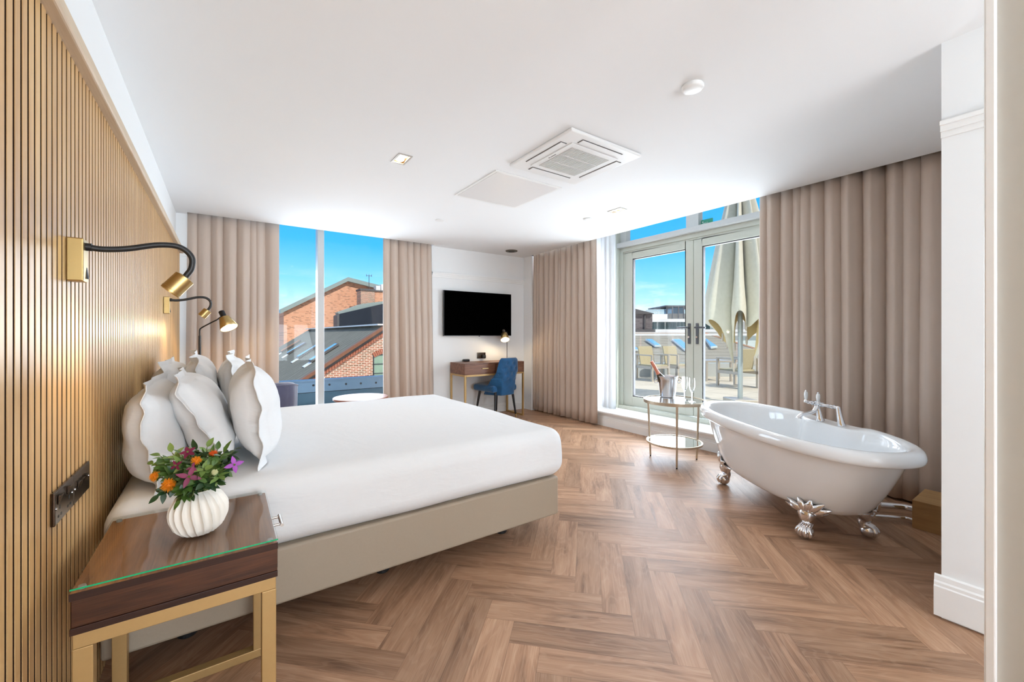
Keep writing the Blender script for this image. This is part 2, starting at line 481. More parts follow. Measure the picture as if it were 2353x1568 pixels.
        if solid:
            s = o.modifiers.new('solid', 'SOLIDIFY'); s.thickness = solid; s.offset = 0
        return o
ORG = {}
def thing(name, label, cat, loc=(0, 0, 0), rotz=0, group=None):
    o = bpy.data.objects.new(name, None); COL.objects.link(o)
    o.empty_display_size = .1
    o.location = loc; o.rotation_euler = (0, 0, rotz); ORG[o.name] = Vector(loc)
    return tag(o, label, cat, group)
def tag(o, label=None, cat=None, group=None, kind=None):
    if label: o['label'] = label
    if cat: o['category'] = cat
    if group: o['group'] = group
    if kind: o['kind'] = kind
    return o
def struct(name, mb, mat, label=None, **kw):
    o = mb.build(name, mat, **kw); o['kind'] = 'structure'
    if label: o['label'] = label
    return o
def copy_tree(o, parent=None):
    c = o.copy(); COL.objects.link(c)
    if parent is not None: c.parent = parent
    for ch in o.children: copy_tree(ch, c)
    return c
def spline(pts, n=8):
    """Catmull-Rom through pts"""
    P = [Vector(p) for p in pts]; P = [P[0] * 2 - P[1]] + P + [P[-1] * 2 - P[-2]]
    out = []
    for i in range(1, len(P) - 2):
        for k in range(n):
            t = k / n
            a, b, c, d = P[i - 1], P[i], P[i + 1], P[i + 2]
            out.append(.5 * ((2 * b) + (c - a) * t + (2 * a - 5 * b + 4 * c - d) * t * t + (3 * b - a - 3 * c + d) * t ** 3))
    out.append(P[-2]); return out
def rot_to(d):
    """matrix turning +Z to direction d"""
    return Vector((0, 0, 1)).rotation_difference(Vector(d).normalized()).to_matrix().to_4x4()
def TR(p, r=None):
    m = Matrix.Translation(Vector(p)); return m @ r if r is not None else m

# ================================================================== ROOM SHELL
CEIL = 2.43
XW = -.40            # white wall behind the slats
YB = 5.38            # television wall
YC = 5.30            # ceiling edge at the far window
XC = 3.95            # ceiling edge at the terrace doors
BACK = -4.6
struct('floor', MB().box(-.45, 4.095, BACK, 5.40, -.06, 0), M['floor'])
DL = [(.978, 1.068, 2.747, 2.909), (3.155, 3.245, 2.695, 2.855)]
struct('ceiling', MB().slab(-.45, XC, BACK, YC, CEIL, CEIL + .10, DL).box(2.38, XC, YC, YB + .02, CEIL, CEIL + .1).box(-.45, -.31, YC, YB + .02, CEIL, CEIL + .1)
       .box(XC, 4.1, 5.17, YB + .02, CEIL, CEIL + .1), M['ceiling'])
struct('wall_left', MB().box(-.5, XW, BACK, YB, 0, CEIL), M['paint'])
wb = MB().box(-.5, -.30, YB, 5.75, 0, 2.85).box(2.37, 4.4, YB, 5.75, 0, 2.85)          # piers
wb.box(-.30, 2.37, 5.52, 5.75, 0, .25).box(-.30, 2.37, 5.52, 5.75, 2.78, 2.85)         # under and over the window
struct('wall_back', wb, M['paint'])
wr = MB().box(4.09, 4.70, .40, 1.74, 0, 2.85).box(4.09, 4.40, 1.74, 5.17, 0, .168)     # solid part behind the curtain, upstand
wr.box(3.97, 4.70, 5.17, YB, 0, 2.85).box(4.40, 4.66, 1.74, 5.17, 0, .15).box(4.09, 4.70, 1.74, 5.17, 2.80, 2.9)
struct('wall_right', wr, M['paint'])
struct('wall_front', MB().box(2.49, 4.7, BACK, .40, 0, CEIL + .1), M['paint'])
# curtain pocket covers above the ceiling edge
struct('trim_1', MB().box(XC, 4.75, .40, 5.5, 2.82, 2.9).box(-.5, 4.1, YC, 5.78, 2.82, 2.9)
       .box(XC - .03, XC, .4, YC, CEIL + .1, 2.82).box(3.9, 4.75, .34, .40, CEIL + .1, 2.9).box(-.5, -.45, YC - .03, YB, CEIL, 2.9).box(-.45, XC, YC - .03, YC, CEIL + .1, 2.82), M['paint'])
# picture rails
def rail_profile(mb, p0, p1, out):
    """stepped picture rail running p0 to p1 at z, standing off along out"""
    p0, p1, out = Vector(p0), Vector(p1), Vector(out)
    for d, z0, z1 in ((.012, -.035, .035), (.022, -.012, .035), (.034, .012, .028)):
        a, b = p0, p1
        mb.prism([a + Vector((0, 0, z0)), a + out * d + Vector((0, 0, z0)), a + out * d + Vector((0, 0, z1)), a + Vector((0, 0, z1))], b - a)
rp = MB(); rail_profile(rp, (2.38, YB, 2.035), (3.97, YB, 2.035), (0, -1, 0)); rail_profile(rp, (-.40, YB, 2.035), (-.31, YB, 2.035), (0, -1, 0))
struct('trim_2', rp, M['trim'])
rp = MB(); rail_profile(rp, (2.49, .40, 2.06), (2.49, BACK, 2.06), (-1, 0, 0)); struct('trim_3', rp, M['trim'])
def skirting(name, p0, p1, out, h=.15):
    p0, p1, out = Vector(p0), Vector(p1), Vector(out); mb = MB()
    prof = [(0, 0), (.02, 0), (.02, h * .72), (.016, h * .75), (.016, h * .82), (.011, h * .86), (.009, h * .97), (.004, h), (0, h)]
    mb.prism([p0 + out * d + Vector((0, 0, z)) for d, z in prof], p1 - p0)
    return struct(name, mb, M['trim'])
skirting('baseboard_back', (2.38, YB, 0), (3.97, YB, 0), (0, -1, 0), .13)
skirting('baseboard_right', (4.09, 1.74, 0), (4.09, 5.17, 0), (-1, 0, 0), .125)
skirting('baseboard_front', (2.49, .42, .012), (2.49, BACK, .012), (-1, 0, 0), .17)
skirting('baseboard_left', (XW, BACK, 0), (XW, 1.0, 0), (1, 0, 0), .12)
struct('trim_4', MB().box(4.045, 4.42, 1.74, 5.17, .168, .192), M['trim'], bevel=.006)      # sill board under the doors
# near door edge on the right of the picture
struct('wall_entrance', MB().box(1.30, 1.36, -.5, .1285, 0, CEIL), M['greige'])
struct('trim_5', MB().box(1.285, 1.375, .1285, .1450, 0, CEIL), M['trim'], bevel=.003)

# slatted oak wall panel
pan = thing('slatted_wall_panel', 'tall oak slatted wall panel behind the bed, with dark grooves and pale top rail', 'wall panel', (-.38, 2.2, 0))
XF = -.355
MB().box(XW, XF - .02, -1.2, 5.14, 0, 1.985).build('backing', M['slat_gap'], pan)
sl = MB(); sc_ = MB(); y = 1.477 - 69 * .03867
while y < 5.1:
    sl.box(XF - .0012, XF, y + .006, y + .03867 - .006, .0, 1.985); sc_.box(XF - .021, XF - .0012, y + .006, y + .03867 - .006, .0, 1.985); y += .03867
sl.build('slats', M['slat'], pan); sc_.build('slat_cores', M['slat_gap'], pan)
MB().box(XW, -.323, -1.2, 5.145, 1.985, 2.028).build('cap_rail', M['cap'], pan, bevel=.008, seg=3)
MB().box(XW, XF, 5.118, 5.14, 0, 1.985).build('end_strip', M['slat'], pan)

# ================================================================== WINDOWS AND DOORS
def window_far():
    w = bpy.data.objects.new('window_1', None); COL.objects.link(w); ORG['window_1'] = Vector((1.0, 5.62, 0)); w.location = (1.0, 5.62, 0)
    w['kind'] = 'structure'
    f = MB().box(-.30, -.22, 5.56, 5.68, .25, 2.78).box(2.29, 2.37, 5.56, 5.68, .25, 2.78).box(-.22, 2.29, 5.56, 5.68, .25, .31).box(-.22, 2.29, 5.56, 5.68, 2.70, 2.78)
    f.build('frame', M['whiteframe'], w)
    MB().box(.945, 1.02, 5.545, 5.69, .31, 2.70).build('mullion', M['whiteframe'], w, bevel=.006)
    MB().box(-.22, .945, 5.625, 5.631, .31, 2.70).build('glass_pane', M['glass'], w)
    MB().box(1.02, 2.29, 5.625, 5.631, .31, 2.70).build('glass_pane', M['glass'], w)
    MB().box(-.30, 2.37, 5.40, 5.56, .25, .28).build('sill_board', M['trim'], w)
window_far()

YJ = 3.82           # left jamb face of the terrace doors
def doors():
    d = bpy.data.objects.new('door_1', None); COL.objects.link(d); ORG['door_1'] = Vector((4.5, 2.74, .19)); d.location = (4.5, 2.74, .19); d['kind'] = 'structure'
    G = M['greenframe']
    fr = MB().box(4.40, 4.60, YJ, YJ + .06, .19, 2.80).box(4.40, 4.60, 1.74, 1.80, .19, 2.80)          # jamb posts
    fr.box(4.46, 4.60, 3.765, YJ, .21, 2.37).box(4.46, 4.60, 1.80, 1.855, .21, 2.37)
    fr.box(4.475, 4.58, 3.745, 3.765, .23, 2.34)
    fr.box(4.42, 4.60, 1.80, YJ, .17, .235)                                                           # threshold
    fr.box(4.46, 4.60, 1.855, 3.765, 2.315, 2.37)
    fr.box(4.475, 4.58, 1.855, 3.745, 2.295, 2.315)
    fr.build('door_frame', G, d, merge=False)
    MB().box(4.395, 4.60, 1.80, YJ, 2.37, 2.432).build('transom', M['whiteframe'], d, bevel=.004)
    up = MB().box(4.47, 4.56, YJ - .10, YJ, 2.432, 2.80).box(4.47, 4.56, 2.68, 2.835, 2.432, 2.80).box(4.47, 4.56, 1.80, 1.86, 2.432, 2.80)
    up.build('fanlight_frame', M['whiteframe'], d, bevel=.003)
    gl = MB().box(4.505, 4.511, 2.835, YJ - .10, 2.432, 2.80); gl.build('fanlight_pane', M['glass'], d)
    gl = MB().box(4.505, 4.511, 1.86, 2.68, 2.432, 2.80); gl.build('fanlight_pane', M['glass'], d)
    def leaf(y0, y1, hinge):
        # y0 < y1 outer edges of the leaf
        st = .125; x0, x1 = 4.47, 4.535; z0, z1 = .245, 2.29
        ml = .10
        a, b = (y0 + (ml if hinge == 'left' else st), y1 - (st if hinge == 'left' else ml))
        f = MB().box(x0, x1, y0, a, z0, z1).box(x0, x1, b, y1, z0, z1).box(x0, x1, a, b, z0, .365).box(x0, x1, a, b, 2.205, z1)
        lf = f.build('door_leaf', G, d, bevel=.005)
        # glazing bead
        g = .012
        MB().box(x0 + .012, x1 - .012, a, a + g, .365, 2.205).box(x0 + .012, x1 - .012, b - g, b, .365, 2.205)\
            .box(x0 + .012, x1 - .012, a, b, .365, .365 + g).box(x0 + .012, x1 - .012, a, b, 2.205 - g, 2.205).build('glazing_bead', M['darkgrey'], lf)
        MB().box(4.500, 4.506, a + g, b - g, .377, 2.193).build('glass_pane', M['glass'], lf)
        yh = y0 + .048 if hinge == 'left' else y1 - .048
        s = 1 if hinge == 'left' else -1
        MB().box(x0 - .012, x0, yh - .017, yh + .017, 1.085, 1.325).build('handle_plate', M['gunmetal'], lf, bevel=.005, seg=3)
        MB().tube(spline([(x0 - .01, yh, 1.275), (x0 - .05, yh, 1.275), (x0 - .058, yh + s * .02, 1.275), (x0 - .058, yh + s * .13, 1.272)], 5), [.011] * 15 + [.009], 10).build('lever_handle', M['gunmetal'], lf, smooth=True)
        MB().cyl((x0 - .022, yh, 1.165), (x0 - .01, yh, 1.165), .012, 14).build('lock_cylinder', M['chrome'], lf, smooth=True)
    leaf(2.742, 3.745, 'left'); leaf(1.855, 2.738, 'right')
    # small exit plate fixed outside the fanlight
    s = thing('exit_sign', 'small green exit sign with white running figure behind the pane above the terrace doors', 'sign', (4.53, 2.62, 2.44))
    c = atX(1604, 511, 4.53); c2 = atX(1638, 508, 4.53)
    MB().box(4.527, 4.533, c2.y, c.y, 2.433, 2.515).build('sign_plate', M['greensign'], s)
    fx = 4.524; w0, w1 = c2.y, c.y; wd = w1 - w0
    pic = MB()
    def blob(a, z, r): pic.cyl((fx, w1 - wd * a, 2.433 + .082 * z), (fx + .003, w1 - wd * a, 2.433 + .082 * z), r, 12)
    def limb(p, q, r):
        pic.bar((fx + .0015, w1 - wd * p[0], 2.433 + .082 * p[1]), (fx + .0015, w1 - wd * q[0], 2.433 + .082 * q[1]), .003, r, (1, 0, 0))
    blob(.34, .68, .0085)
    limb((.38, .52), (.62, .3), .016); limb((.42, .5), (.22, .36), .008); limb((.45, .5), (.7, .55), .008); limb((.6, .32), (.82, .38), .010); limb((.6, .3), (.5, .05), .010)
    pic.build('running_figure', M['pict_white'], s)
doors()
w2 = bpy.data.objects.new('window_2', None); COL.objects.link(w2); ORG['window_2'] = Vector((4.5, 4.5, .19)); w2.location = (4.5, 4.5, .19); w2['kind'] = 'structure'
MB().box(4.44, 4.56, 3.88, 3.95, .17, 2.80).box(4.44, 4.56, 5.10, 5.17, .17, 2.8).box(4.44, 4.56, 3.95, 5.10, .17, .25).box(4.44, 4.56, 3.95, 5.1, 2.72, 2.8).build('frame', M['whiteframe'], w2)
MB().box(4.50, 4.506, 3.95, 5.10, .25, 2.72).build('glass_pane', M['glass'], w2)

# ================================================================== CURTAINS
def curtain(name, label, cat, axis, a0, a1, c, z0, z1, nf, amp, seed, mat, fl=0, flat0=0, flat1=0, thick=.004, group=None, fr=0):
    """hanging cloth from a0 to a1 along axis; flat0/flat1 = share of length that hangs flat at either end; fl / fr = sideways flare at the bottom"""
    r = random.Random(seed)
    ws = [r.uniform(.5, 1.6) for _ in range(nf)]; S = sum(ws); edges = [0]
    for w in ws: edges.append(edges[-1] + w / S)
    amps = [amp * min(1, r.uniform(.5, .85) * (w_ ** .5)) for w_ in ws]
    drift = [r.uniform(-.02, .02) for _ in range(nf + 1)]
    skew = [r.uniform(-.25, .25) for _ in range(nf)]
    nfine = nf * 16 + 1
    def fn(u, v):
        # v 0 bottom, 1 top
        k = min(nf - 1, max(0, next((i for i in range(nf) if u <= edges[i + 1]), nf - 1)))
        t = (u - edges[k]) / (edges[k + 1] - edges[k])
        tt = t + skew[k] * math.sin(PI * t) * .5
        s = math.sin(2 * PI * tt)
        s = math.copysign(abs(s) ** .7, s)
        am = amps[k] * (1 - .1 * v)
        env = 1.0
        if flat0 and u < flat0: env = .25 + .75 * u / flat0
        if flat1 and u > 1 - flat1: env = .25 + .75 * (1 - u) / flat1
        off = am * env * s + .006 * math.sin(9 * u + 4 * v + seed)
        L = a0 + (a1 - a0) * u
        L += (1 - v) * ((1 - u) * -fl + u * fr) + (drift[k] * (1 - t) + drift[k + 1] * t) * (1 - v) * .8
        L += .55 * am * env * math.sin(4 * PI * tt) * .5 + .026 * env * (math.cos(2 * PI * tt) - 1)
        z = z0 + (z1 - z0) * v
        return Vector((L, c + off, z)) if axis == 'x' else Vector((c + off, L, z))
    o = MB().grid(fn, nfine, 16).build(name, mat, loc=((a0 + a1) / 2, c, z0) if axis == 'x' else (c, (a0 + a1) / 2, z0), smooth=True, angle=80, solid=thick)
    return tag(o, label, cat, group)
curtain('curtain', 'taupe full-length curtain left of the far window, behind the floor lamp', 'curtain', 'x', -.305, .515, 5.375, .02, 2.47, 8, .052, 3, M['curtain'], fl=.02, flat1=.16, group='taupe curtains')
curtain('curtain', 'taupe full-length curtain between the far window and the television', 'curtain', 'x', 1.695, 2.36, 5.36, .02, 2.47, 7, .050, 11, M['curtain'], fl=0, flat0=.12, fr=.06, group='taupe curtains')
curtain('curtain', 'taupe full-length curtain in the far corner beside the desk, left of the white sheer', 'curtain', 'y', 3.83, 5.16, 4.012, .02, 2.47, 13, .056, 5, M['curtain'], fl=.01, flat0=.12, group='taupe curtains', fr=.03)
curtain('curtain', 'widest taupe curtain, hanging behind the bathtub', 'curtain', 'y', .43, 1.81, 4.012, .02, 2.47, 14, .060, 21, M['curtain'], fl=0, flat1=.1, group='taupe curtains')
curtain('sheer_curtain', 'narrow white sheer curtain hanging on the sill left of the terrace doors', 'curtain', 'y', 3.80, 4.25, 4.30, .196, 2.62, 6, .028, 9, M['sheer'], thick=.0015, fl=.01)

# ================================================================== BED
def rounded_box(x0, x1, y0, y1, z0, z1, r, n=14, fn=None):
    """box with soft edges of radius r, dense enough to be shaped by fn"""
    mb = MB()
    cx, cy, cz = (x0 + x1) / 2, (y0 + y1) / 2, (z0 + z1) / 2
    hx, hy, hz = (x1 - x0) / 2, (y1 - y0) / 2, (z1 - z0) / 2
    def samples(h):
        a = [-1 + 2 * i / n for i in range(n + 1)]
        k = r / h
        e = [-1 + k * (1 - math.cos(PI / 2 * i / 5)) * 1.0 for i in range(6)]
        inner = [-1 + k + (2 - 2 * k) * i / n for i in range(1, n)]
        s = [-1 + k * (i / 5) for i in range(6)] + inner + [1 - k * (1 - i / 5) for i in range(6)]
        return s
    sx, sy, sz = samples(hx), samples(hy), samples(hz)
    def proj(p):
        q = Vector((p[0] * hx, p[1] * hy, p[2] * hz))
        c = Vector((max(-hx + r, min(hx - r, q.x)), max(-hy + r, min(hy - r, q.y)), max(-hz + r, min(hz - r, q.z))))
        d = q - c
        if d.length > 1e-9: d = d.normalized() * r if d.length >= r * .999 or True else d
        o = c + d + Vector((cx, cy, cz))
        return fn(o) if fn else o
    def face(fa, A, B):
        vs = [proj(fa(a, b)) for a in A for b in B]; nb = len(B)
        fs = [(i * nb + j, (i + 1) * nb + j, (i + 1) * nb + j + 1, i * nb + j + 1) for i in range(len(A) - 1) for j in range(nb - 1)]
        mb.add(vs, fs)
    for s in (-1, 1):
        face(lambda a, b: (s, a, b), sy, sz); face(lambda a, b: (a, s, b), sx, sz); face(lambda a, b: (a, b, s), sx, sy)
    return mb
bed = thing('bed', 'large double bed with white bedding on a taupe upholstered base', 'bed', (.66, 2.78, 0))
MB().box(-.335, 1.652, 1.885, 3.685, .118, .345).build('bed_base', M['bedbase'], bed, bevel=.012, seg=3, smooth=True, angle=30)
from mathutils import noise as mnoise
def soft(p):
    z = p.z; q = p.copy()
    # crown and gentle creases of the bedding
    fx = (p.x + .33) / 2.0; fy = (p.y - 2.78) / .92
    if z > .5: q.z += .018 * (1 - min(1, fy * fy)) * min(1, max(0, (1.72 - p.x) / .5))
    if z > .45 and p.x < .25: q.z -= .01 * (1 - (p.x + .33) / .58)
    n = mnoise.noise(Vector((p.x * 2.1, p.y * 2.1, p.z * 3.0)))
    n2 = mnoise.noise(Vector((p.x * 7 + 3, p.y * 3, p.z * 7)))
    d = .008 * n + .003 * n2
    q.z += d * .6 if z > .5 else 0
    if abs(fy) > .95: q.y += (d * 1.1) * (1 if fy > 0 else -1)
    if p.x > 1.6: q.x += d
    # skirt of the sheet tucks in towards the bottom
    tuck = max(0, (.44 - z) / .1)
    if fy < -.9: q.y += .018 * tuck * tuck
    if p.x > 1.6: q.x -= .02 * tuck * tuck
    return q
rounded_box(-.335, 1.70, 1.862, 3.705, .338, .632, .085, 22, soft).build('bedding', M['white_linen'], bed, smooth=True, angle=70)
for (x, y) in ((1.38, 2.10), (.66, 2.10), (-.12, 2.10), (1.38, 3.5), (.66, 3.5), (-.12, 3.5)):
    MB().lathe([(.03, 0), (.034, .004), (.034, .02), (.02, .026), (.016, .03), (.016, .118)], 18, TR((x, y, 0))).build('leg', M['black'], bed, smooth=True)

# ================================================================== PILLOWS
def pillow(label, xm, y0, zb, tilt, seed, W=.70, Hh=.46, T=.17, roll=0, yaw=0):
    r = random.Random(seed)
    fl = .036
    ph = [r.uniform(0, 6.28) for _ in range(8)]
    def outline(a, b):
        # a, b in -1..1 ; edges bow in, corners poke out
        x = a * W / 2 * (1 - .03 * (1 - b * b)) ; z = b * Hh / 2 * (1 - .035 * (1 - a * a))
        return x, z
    ia, ib = 1 - 2 * fl / W, 1 - 2 * fl / Hh
    def point(a, b, side):
        x, z = outline(a, b)
        A, B = abs(a) / ia, abs(b) / ib
        if A < 1 and B < 1:
            t = T / 2 * ((1 - A ** 6) ** .5) * ((1 - B ** 3.4) ** .5)
            t *= 1 + .12 * (-b) + .06 * math.sin(3 * a + ph[0]) + .05 * math.sin(4 * b + ph[1])
            pk = mnoise.noise(Vector((a * 2.2 + seed, b * 2.2, side * 1.7))) * .012 + mnoise.noise(Vector((a * 9 + seed, b * 3, side))) * .004
            t += pk * min(1, t / .03)
            n = t * side
        else: n = .0014 * side
        # rippled flange
        e = max(0, max(A, B) - 1) / (1 / ia - 1 if A > B else 1 / ib - 1)
        e = min(1, e)
        s = math.atan2(b, a)
        wv = .0045 * math.sin(4 * s + ph[2]) + .0040 * math.sin(8 * a + ph[3]) * min(1, max(0, (B - A) * 6 + .5)) + (.0032 * math.sin(9 * b + ph[4]) + .0013 * math.sin(19 * b + ph[6])) * min(1, max(0, (A - B) * 6 + .5))
        edge = max(A, B); near = max(0, (edge - .82) / .18); near = min(1.1, near)
        n += wv * near * (1 + .6 * e)
        corner = max(0, min(A, B) - .85) * 6
        n -= .022 * corner * math.sin(ph[5] + 2 * (a > 0) + (b > 0))
        return Vector((n, x, z))
    def param(k, n, i):
        # denser near the flange
        t = -1 + 2 * k / n
        return math.copysign(1 - (1 - abs(t)) ** 1.35, t)
    N1, N2 = 44, 34
    mb = MB()
    for side in (1, -1):
        vs = [point(param(i, N1, ia), param(j, N2, ib), side) for i in range(N1 + 1) for j in range(N2 + 1)]
        fs = [(i * (N2 + 1) + j, (i + 1) * (N2 + 1) + j, (i + 1) * (N2 + 1) + j + 1, i * (N2 + 1) + j + 1) for i in range(N1) for j in range(N2)]
        mb.add(vs, fs)
    # close the hem
    o0 = (N1 + 1) * (N2 + 1)
    ring = [i * (N2 + 1) for i in range(N1)] + [N1 * (N2 + 1) + j for j in range(N2)] + [i * (N2 + 1) + N2 for i in range(N1, 0, -1)] + [j for j in range(N2, 0, -1)]
    for k in range(len(ring)):
        a, b = ring[k], ring[(k + 1) % len(ring)]
        mb.f.append((a, b, b + o0, a + o0))
    m = Matrix.Translation((xm, y0 + W / 2, zb + Hh / 2 * math.cos(tilt))) @ Matrix.Rotation(yaw, 4, 'Z') @ Matrix.Rotation(-tilt, 4, 'Y') @ Matrix.Rotation(roll, 4, 'X')
    mb.xf(m)
    o = mb.build('pillow', M['white_linen'], loc=(xm, y0 + W / 2, zb), smooth=True, angle=75)
    return tag(o, label, 'pillow', 'white pillows on the bed')
R = math.radians
pillow('white pillow against the slatted wall, rearmost of the near stack behind the flower vase', -.226, 1.93, .618, R(8), 1, T=.19, W=.75, Hh=.40)
pillow('white pillow in the middle of the near stack, leaning back between two pillows', -.075, 1.985, .64, R(24), 2, T=.165, Hh=.44)
pillow('white pillow standing upright at the front of the near stack, beside the bare bedspread', .118, 1.99, .64, R(7), 4, T=.18, Hh=.45, W=.68)
pillow('white pillow against the slatted wall, rearmost of the far stack', -.24, 2.86, .64, R(9), 5, T=.18, Hh=.42)
pillow('white pillow in the middle of the far stack, with a pointed corner sticking up', -.095, 2.86, .65, R(16), 6, T=.16, roll=R(3), Hh=.45)
pillow('white pillow at the front of the far stack, mostly hidden by the near stack', .065, 2.84, .65, R(9), 8, T=.16, Hh=.44)

# ================================================================== NIGHTSTAND
ns = thing('nightstand', 'dark walnut bedside table with brass legs and a green-edged glass top', 'bedside table', (-.085, 1.61, 0))
nx0, nx1, ny0, ny1 = -.296, .128, 1.378, 1.838
MB().box(nx0, nx1, ny0, ny1, .578, .594).build('top_board', M['walnut_top'], ns, bevel=.0015)
MB().box(nx0 - .0005, nx1 + .0005, ny0 - .0015, ny0 + .004, .576, .5935).build('edge_strip', M['walnut_edge'], ns)
MB().box(nx0 + .002, nx1 - .0005, ny0 + .003, ny1 - .003, .511, .578).build('drawer_case', M['walnut'], ns, bevel=.0015)
MB().box(nx0, nx1, ny0, ny1, .494, .511).build('bottom_board', M['walnut_edge'], ns, bevel=.0015)
dr = MB().box(nx1 - .014, nx1 + .001, ny0 + .012, ny1 - .012, .513, .576).build('drawer_front', M['walnut'], ns, bevel=.002)
h = MB().cyl((nx1 + .030, 1.565, .565), (nx1 + .030, 1.655, .565), .0055, 14)
for yy in (1.578, 1.642): h.cyl((nx1, yy, .565), (nx1 + .030, yy, .565), .004, 10)
h.build('bar_handle', M['nickel'], dr, smooth=True)
L = .035
for name, yy in (('leg_frame', ny0 + .004), ('leg_frame', ny1 - L - .004)):
    MB().box(nx0 + .004, nx1 - .004, yy, yy + L, .459, .494).build('top_rail', M['brass_paint'], ns, bevel=.002)
    MB().box(nx0 + .004, nx1 - .004, yy, yy + L, 0, .03).build('floor_rail', M['brass_paint'], ns, bevel=.002)
for xx in (nx0 + .004, nx1 - .004 - L):
    MB().box(xx, xx + L, ny0 + L, ny1 - L, .459, .494).build('side_rail', M['brass_paint'], ns, bevel=.002)
    for yy in (ny0 + .004, ny1 - L - .004):
        MB().box(xx - .0005, xx + L + .0005, yy - .0005, yy + L + .0005, .030, .459).build('leg', M['brass_paint'], ns, bevel=.002)
gx0, gx1, gy0, gy1 = nx0 + .001, nx1 + .001, ny0 - .001, ny1 + .001
gt = MB().box(gx0, gx1, gy0, gy1, .6010, .6045).build('glass_top', M['top_glass'], ns)
MB().box(gx0, gx1, gy0 - .0006, gy0 + .0004, .6009, .6046).build('glass_edge', M['glass_edge'], gt)
for xx in (nx0 + .018, nx1 - .018):
    for yy in (ny0 + .018, ny1 - .018):
        MB().lathe([(.007, .594), (.008, .596), (.007, .6010)], 14, TR((xx, yy, 0))).build('rubber_bumper', M['clear_rubber'], ns, smooth=True)

# ---- vase
VX, VY, VZ = -.062, 1.560, .6047
va = MB()
NR = 20
def vp(u, v):
    th = 2 * PI * u - .35 * v
    # profile by arc parameter v
    prof = [(0, .032), (.06, .044), (.2, .061), (.38, .071), (.5, .073), (.62, .071), (.78, .058), (.90, .041), (1.0, .033)]
    zz = [(0, 0), (.06, .002), (.2, .020), (.38, .048), (.5, .066), (.62, .084), (.78, .110), (.90, .124), (1.0, .128)]
    def ip(tab):
        for (a, x), (b, y) in zip(tab, tab[1:]):
            if v <= b: t = (v - a) / (b - a); t = t * t * (3 - 2 * t) * .35 + t * .65; return x + (y - x) * t
        return tab[-1][1]
    r, z = ip(prof), ip(zz)
    ph = NR * 2 * PI * u / 2
    rib = 1 - abs(math.sin(ph)); k = math.sin(PI * min(1, max(0, v))) ** .5
    r *= .93 + .15 * (rib ** 1.8 - .33) * k
    return Vector((VX + r * math.cos(th), VY + r * math.sin(th), VZ + z))
va.grid(vp, NR * 12, 26, wrapu=True)
va.lathe([(.033, .128), (.029, .122), (.038, .10), (.055, .06), (.038, .014), (.0, .012)], NR * 12, TR((VX, VY, VZ)), False, False)
va.lathe([(.032, 0), (.0, .0005)], NR * 12, TR((VX, VY, VZ)), False, False)
tag(va.build('vase', M['ceramic'], loc=(VX, VY, VZ), smooth=True, angle=60), 'round cream ribbed ceramic vase on the glass bedside table', 'vase')

# ---- bouquet: every stem is a thing of its own
def leafmesh(mb, base, d, length, width, nrm=None, curl=.25, pts=6):
    base = Vector(base); d = Vector(d).normalized()
    n = Vector(nrm) if nrm is not None else Vector((rnd.uniform(-.4, .4), rnd.uniform(-.9, .1), 1))
    s = d.cross(n)
    if s.length < 1e-3: s = Vector((1, 0, 0))
    s.normalize(); n = s.cross(d).normalized()
    vs = []
    for k in range(pts):
        t = k / (pts - 1)
        w = width * .5 * (math.sin(PI * t ** .8) ** .9 if 0 < t < 1 else .03)
        c = base + d * (length * t) - n * (curl * length * t * t)
        vs += [c - s * w + n * w * .25, c - n * .0, c + s * w + n * w * .25]
    fs = []
    for k in range(pts - 1):
        for q in (0, 1): fs.append((k * 3 + q, k * 3 + q + 1, k * 3 + q + 4, k * 3 + q + 3))
    mb.add(vs, fs)
NECK = Vector((VX, VY, VZ + .118))
def bq(u, v, dd=0):        # a point of the bouquet: dd metres behind (+) or before (-) the vase centre
    return atD(u, v, 1.248 + dd)
def sprig(tip, mat, label, nl=9, ll=.030, lw=.015, seed=0, mids=None, group='leafy sprigs in the ribbed vase', pale_tip=False):
    r = random.Random(seed); tip = Vector(tip)
    off = Vector((max(-.022, min(.022, (tip.x - VX) * .3)), max(-.022, min(.022, (tip.y - VY) * .3)), 0))
    a = NECK + off + Vector((0, 0, -.035)); b = NECK + off * 1.2 + Vector((0, 0, .02))
    c = (b + tip) / 2 + Vector((0, 0, .012))
    path = spline([a, b, c, tip], 6)
    root = thing('leafy_sprig', label, 'foliage', a, 0, group)
    MB().tube(path, [.0016] * (len(path) - 1) + [.0008], 6).build('stem', M['stem'], root, smooth=True)
    lm = MB(); N = len(path)
    for k in range(nl):
        t = .42 + .58 * (k + 1) / nl; i = min(N - 1, int(t * (N - 1))); p = path[i]
        d = (path[min(N - 1, i + 1)] - path[max(0, i - 1)]).normalized()
        side = Vector((r.uniform(-1, 1), r.uniform(-1, 1), r.uniform(-.5, .8))); side = (side - d * side.dot(d)).normalized()
        if k == nl - 1: side *= .2
        for sgn in ((1, -1) if k < nl - 1 else (1,)):
            leafmesh(lm, p, d * .55 + side * sgn, ll * r.uniform(.75, 1.2), lw * r.uniform(.8, 1.2), (r.uniform(-.5, .5), r.uniform(-1.2, -.1), r.uniform(.4, 1.2)), r.uniform(.05, .4))
    lm.build('leaves', mat, root, smooth=True, angle=80)
    return root
SL = 'green leafy sprig in the ribbed vase, among the mass of foliage'
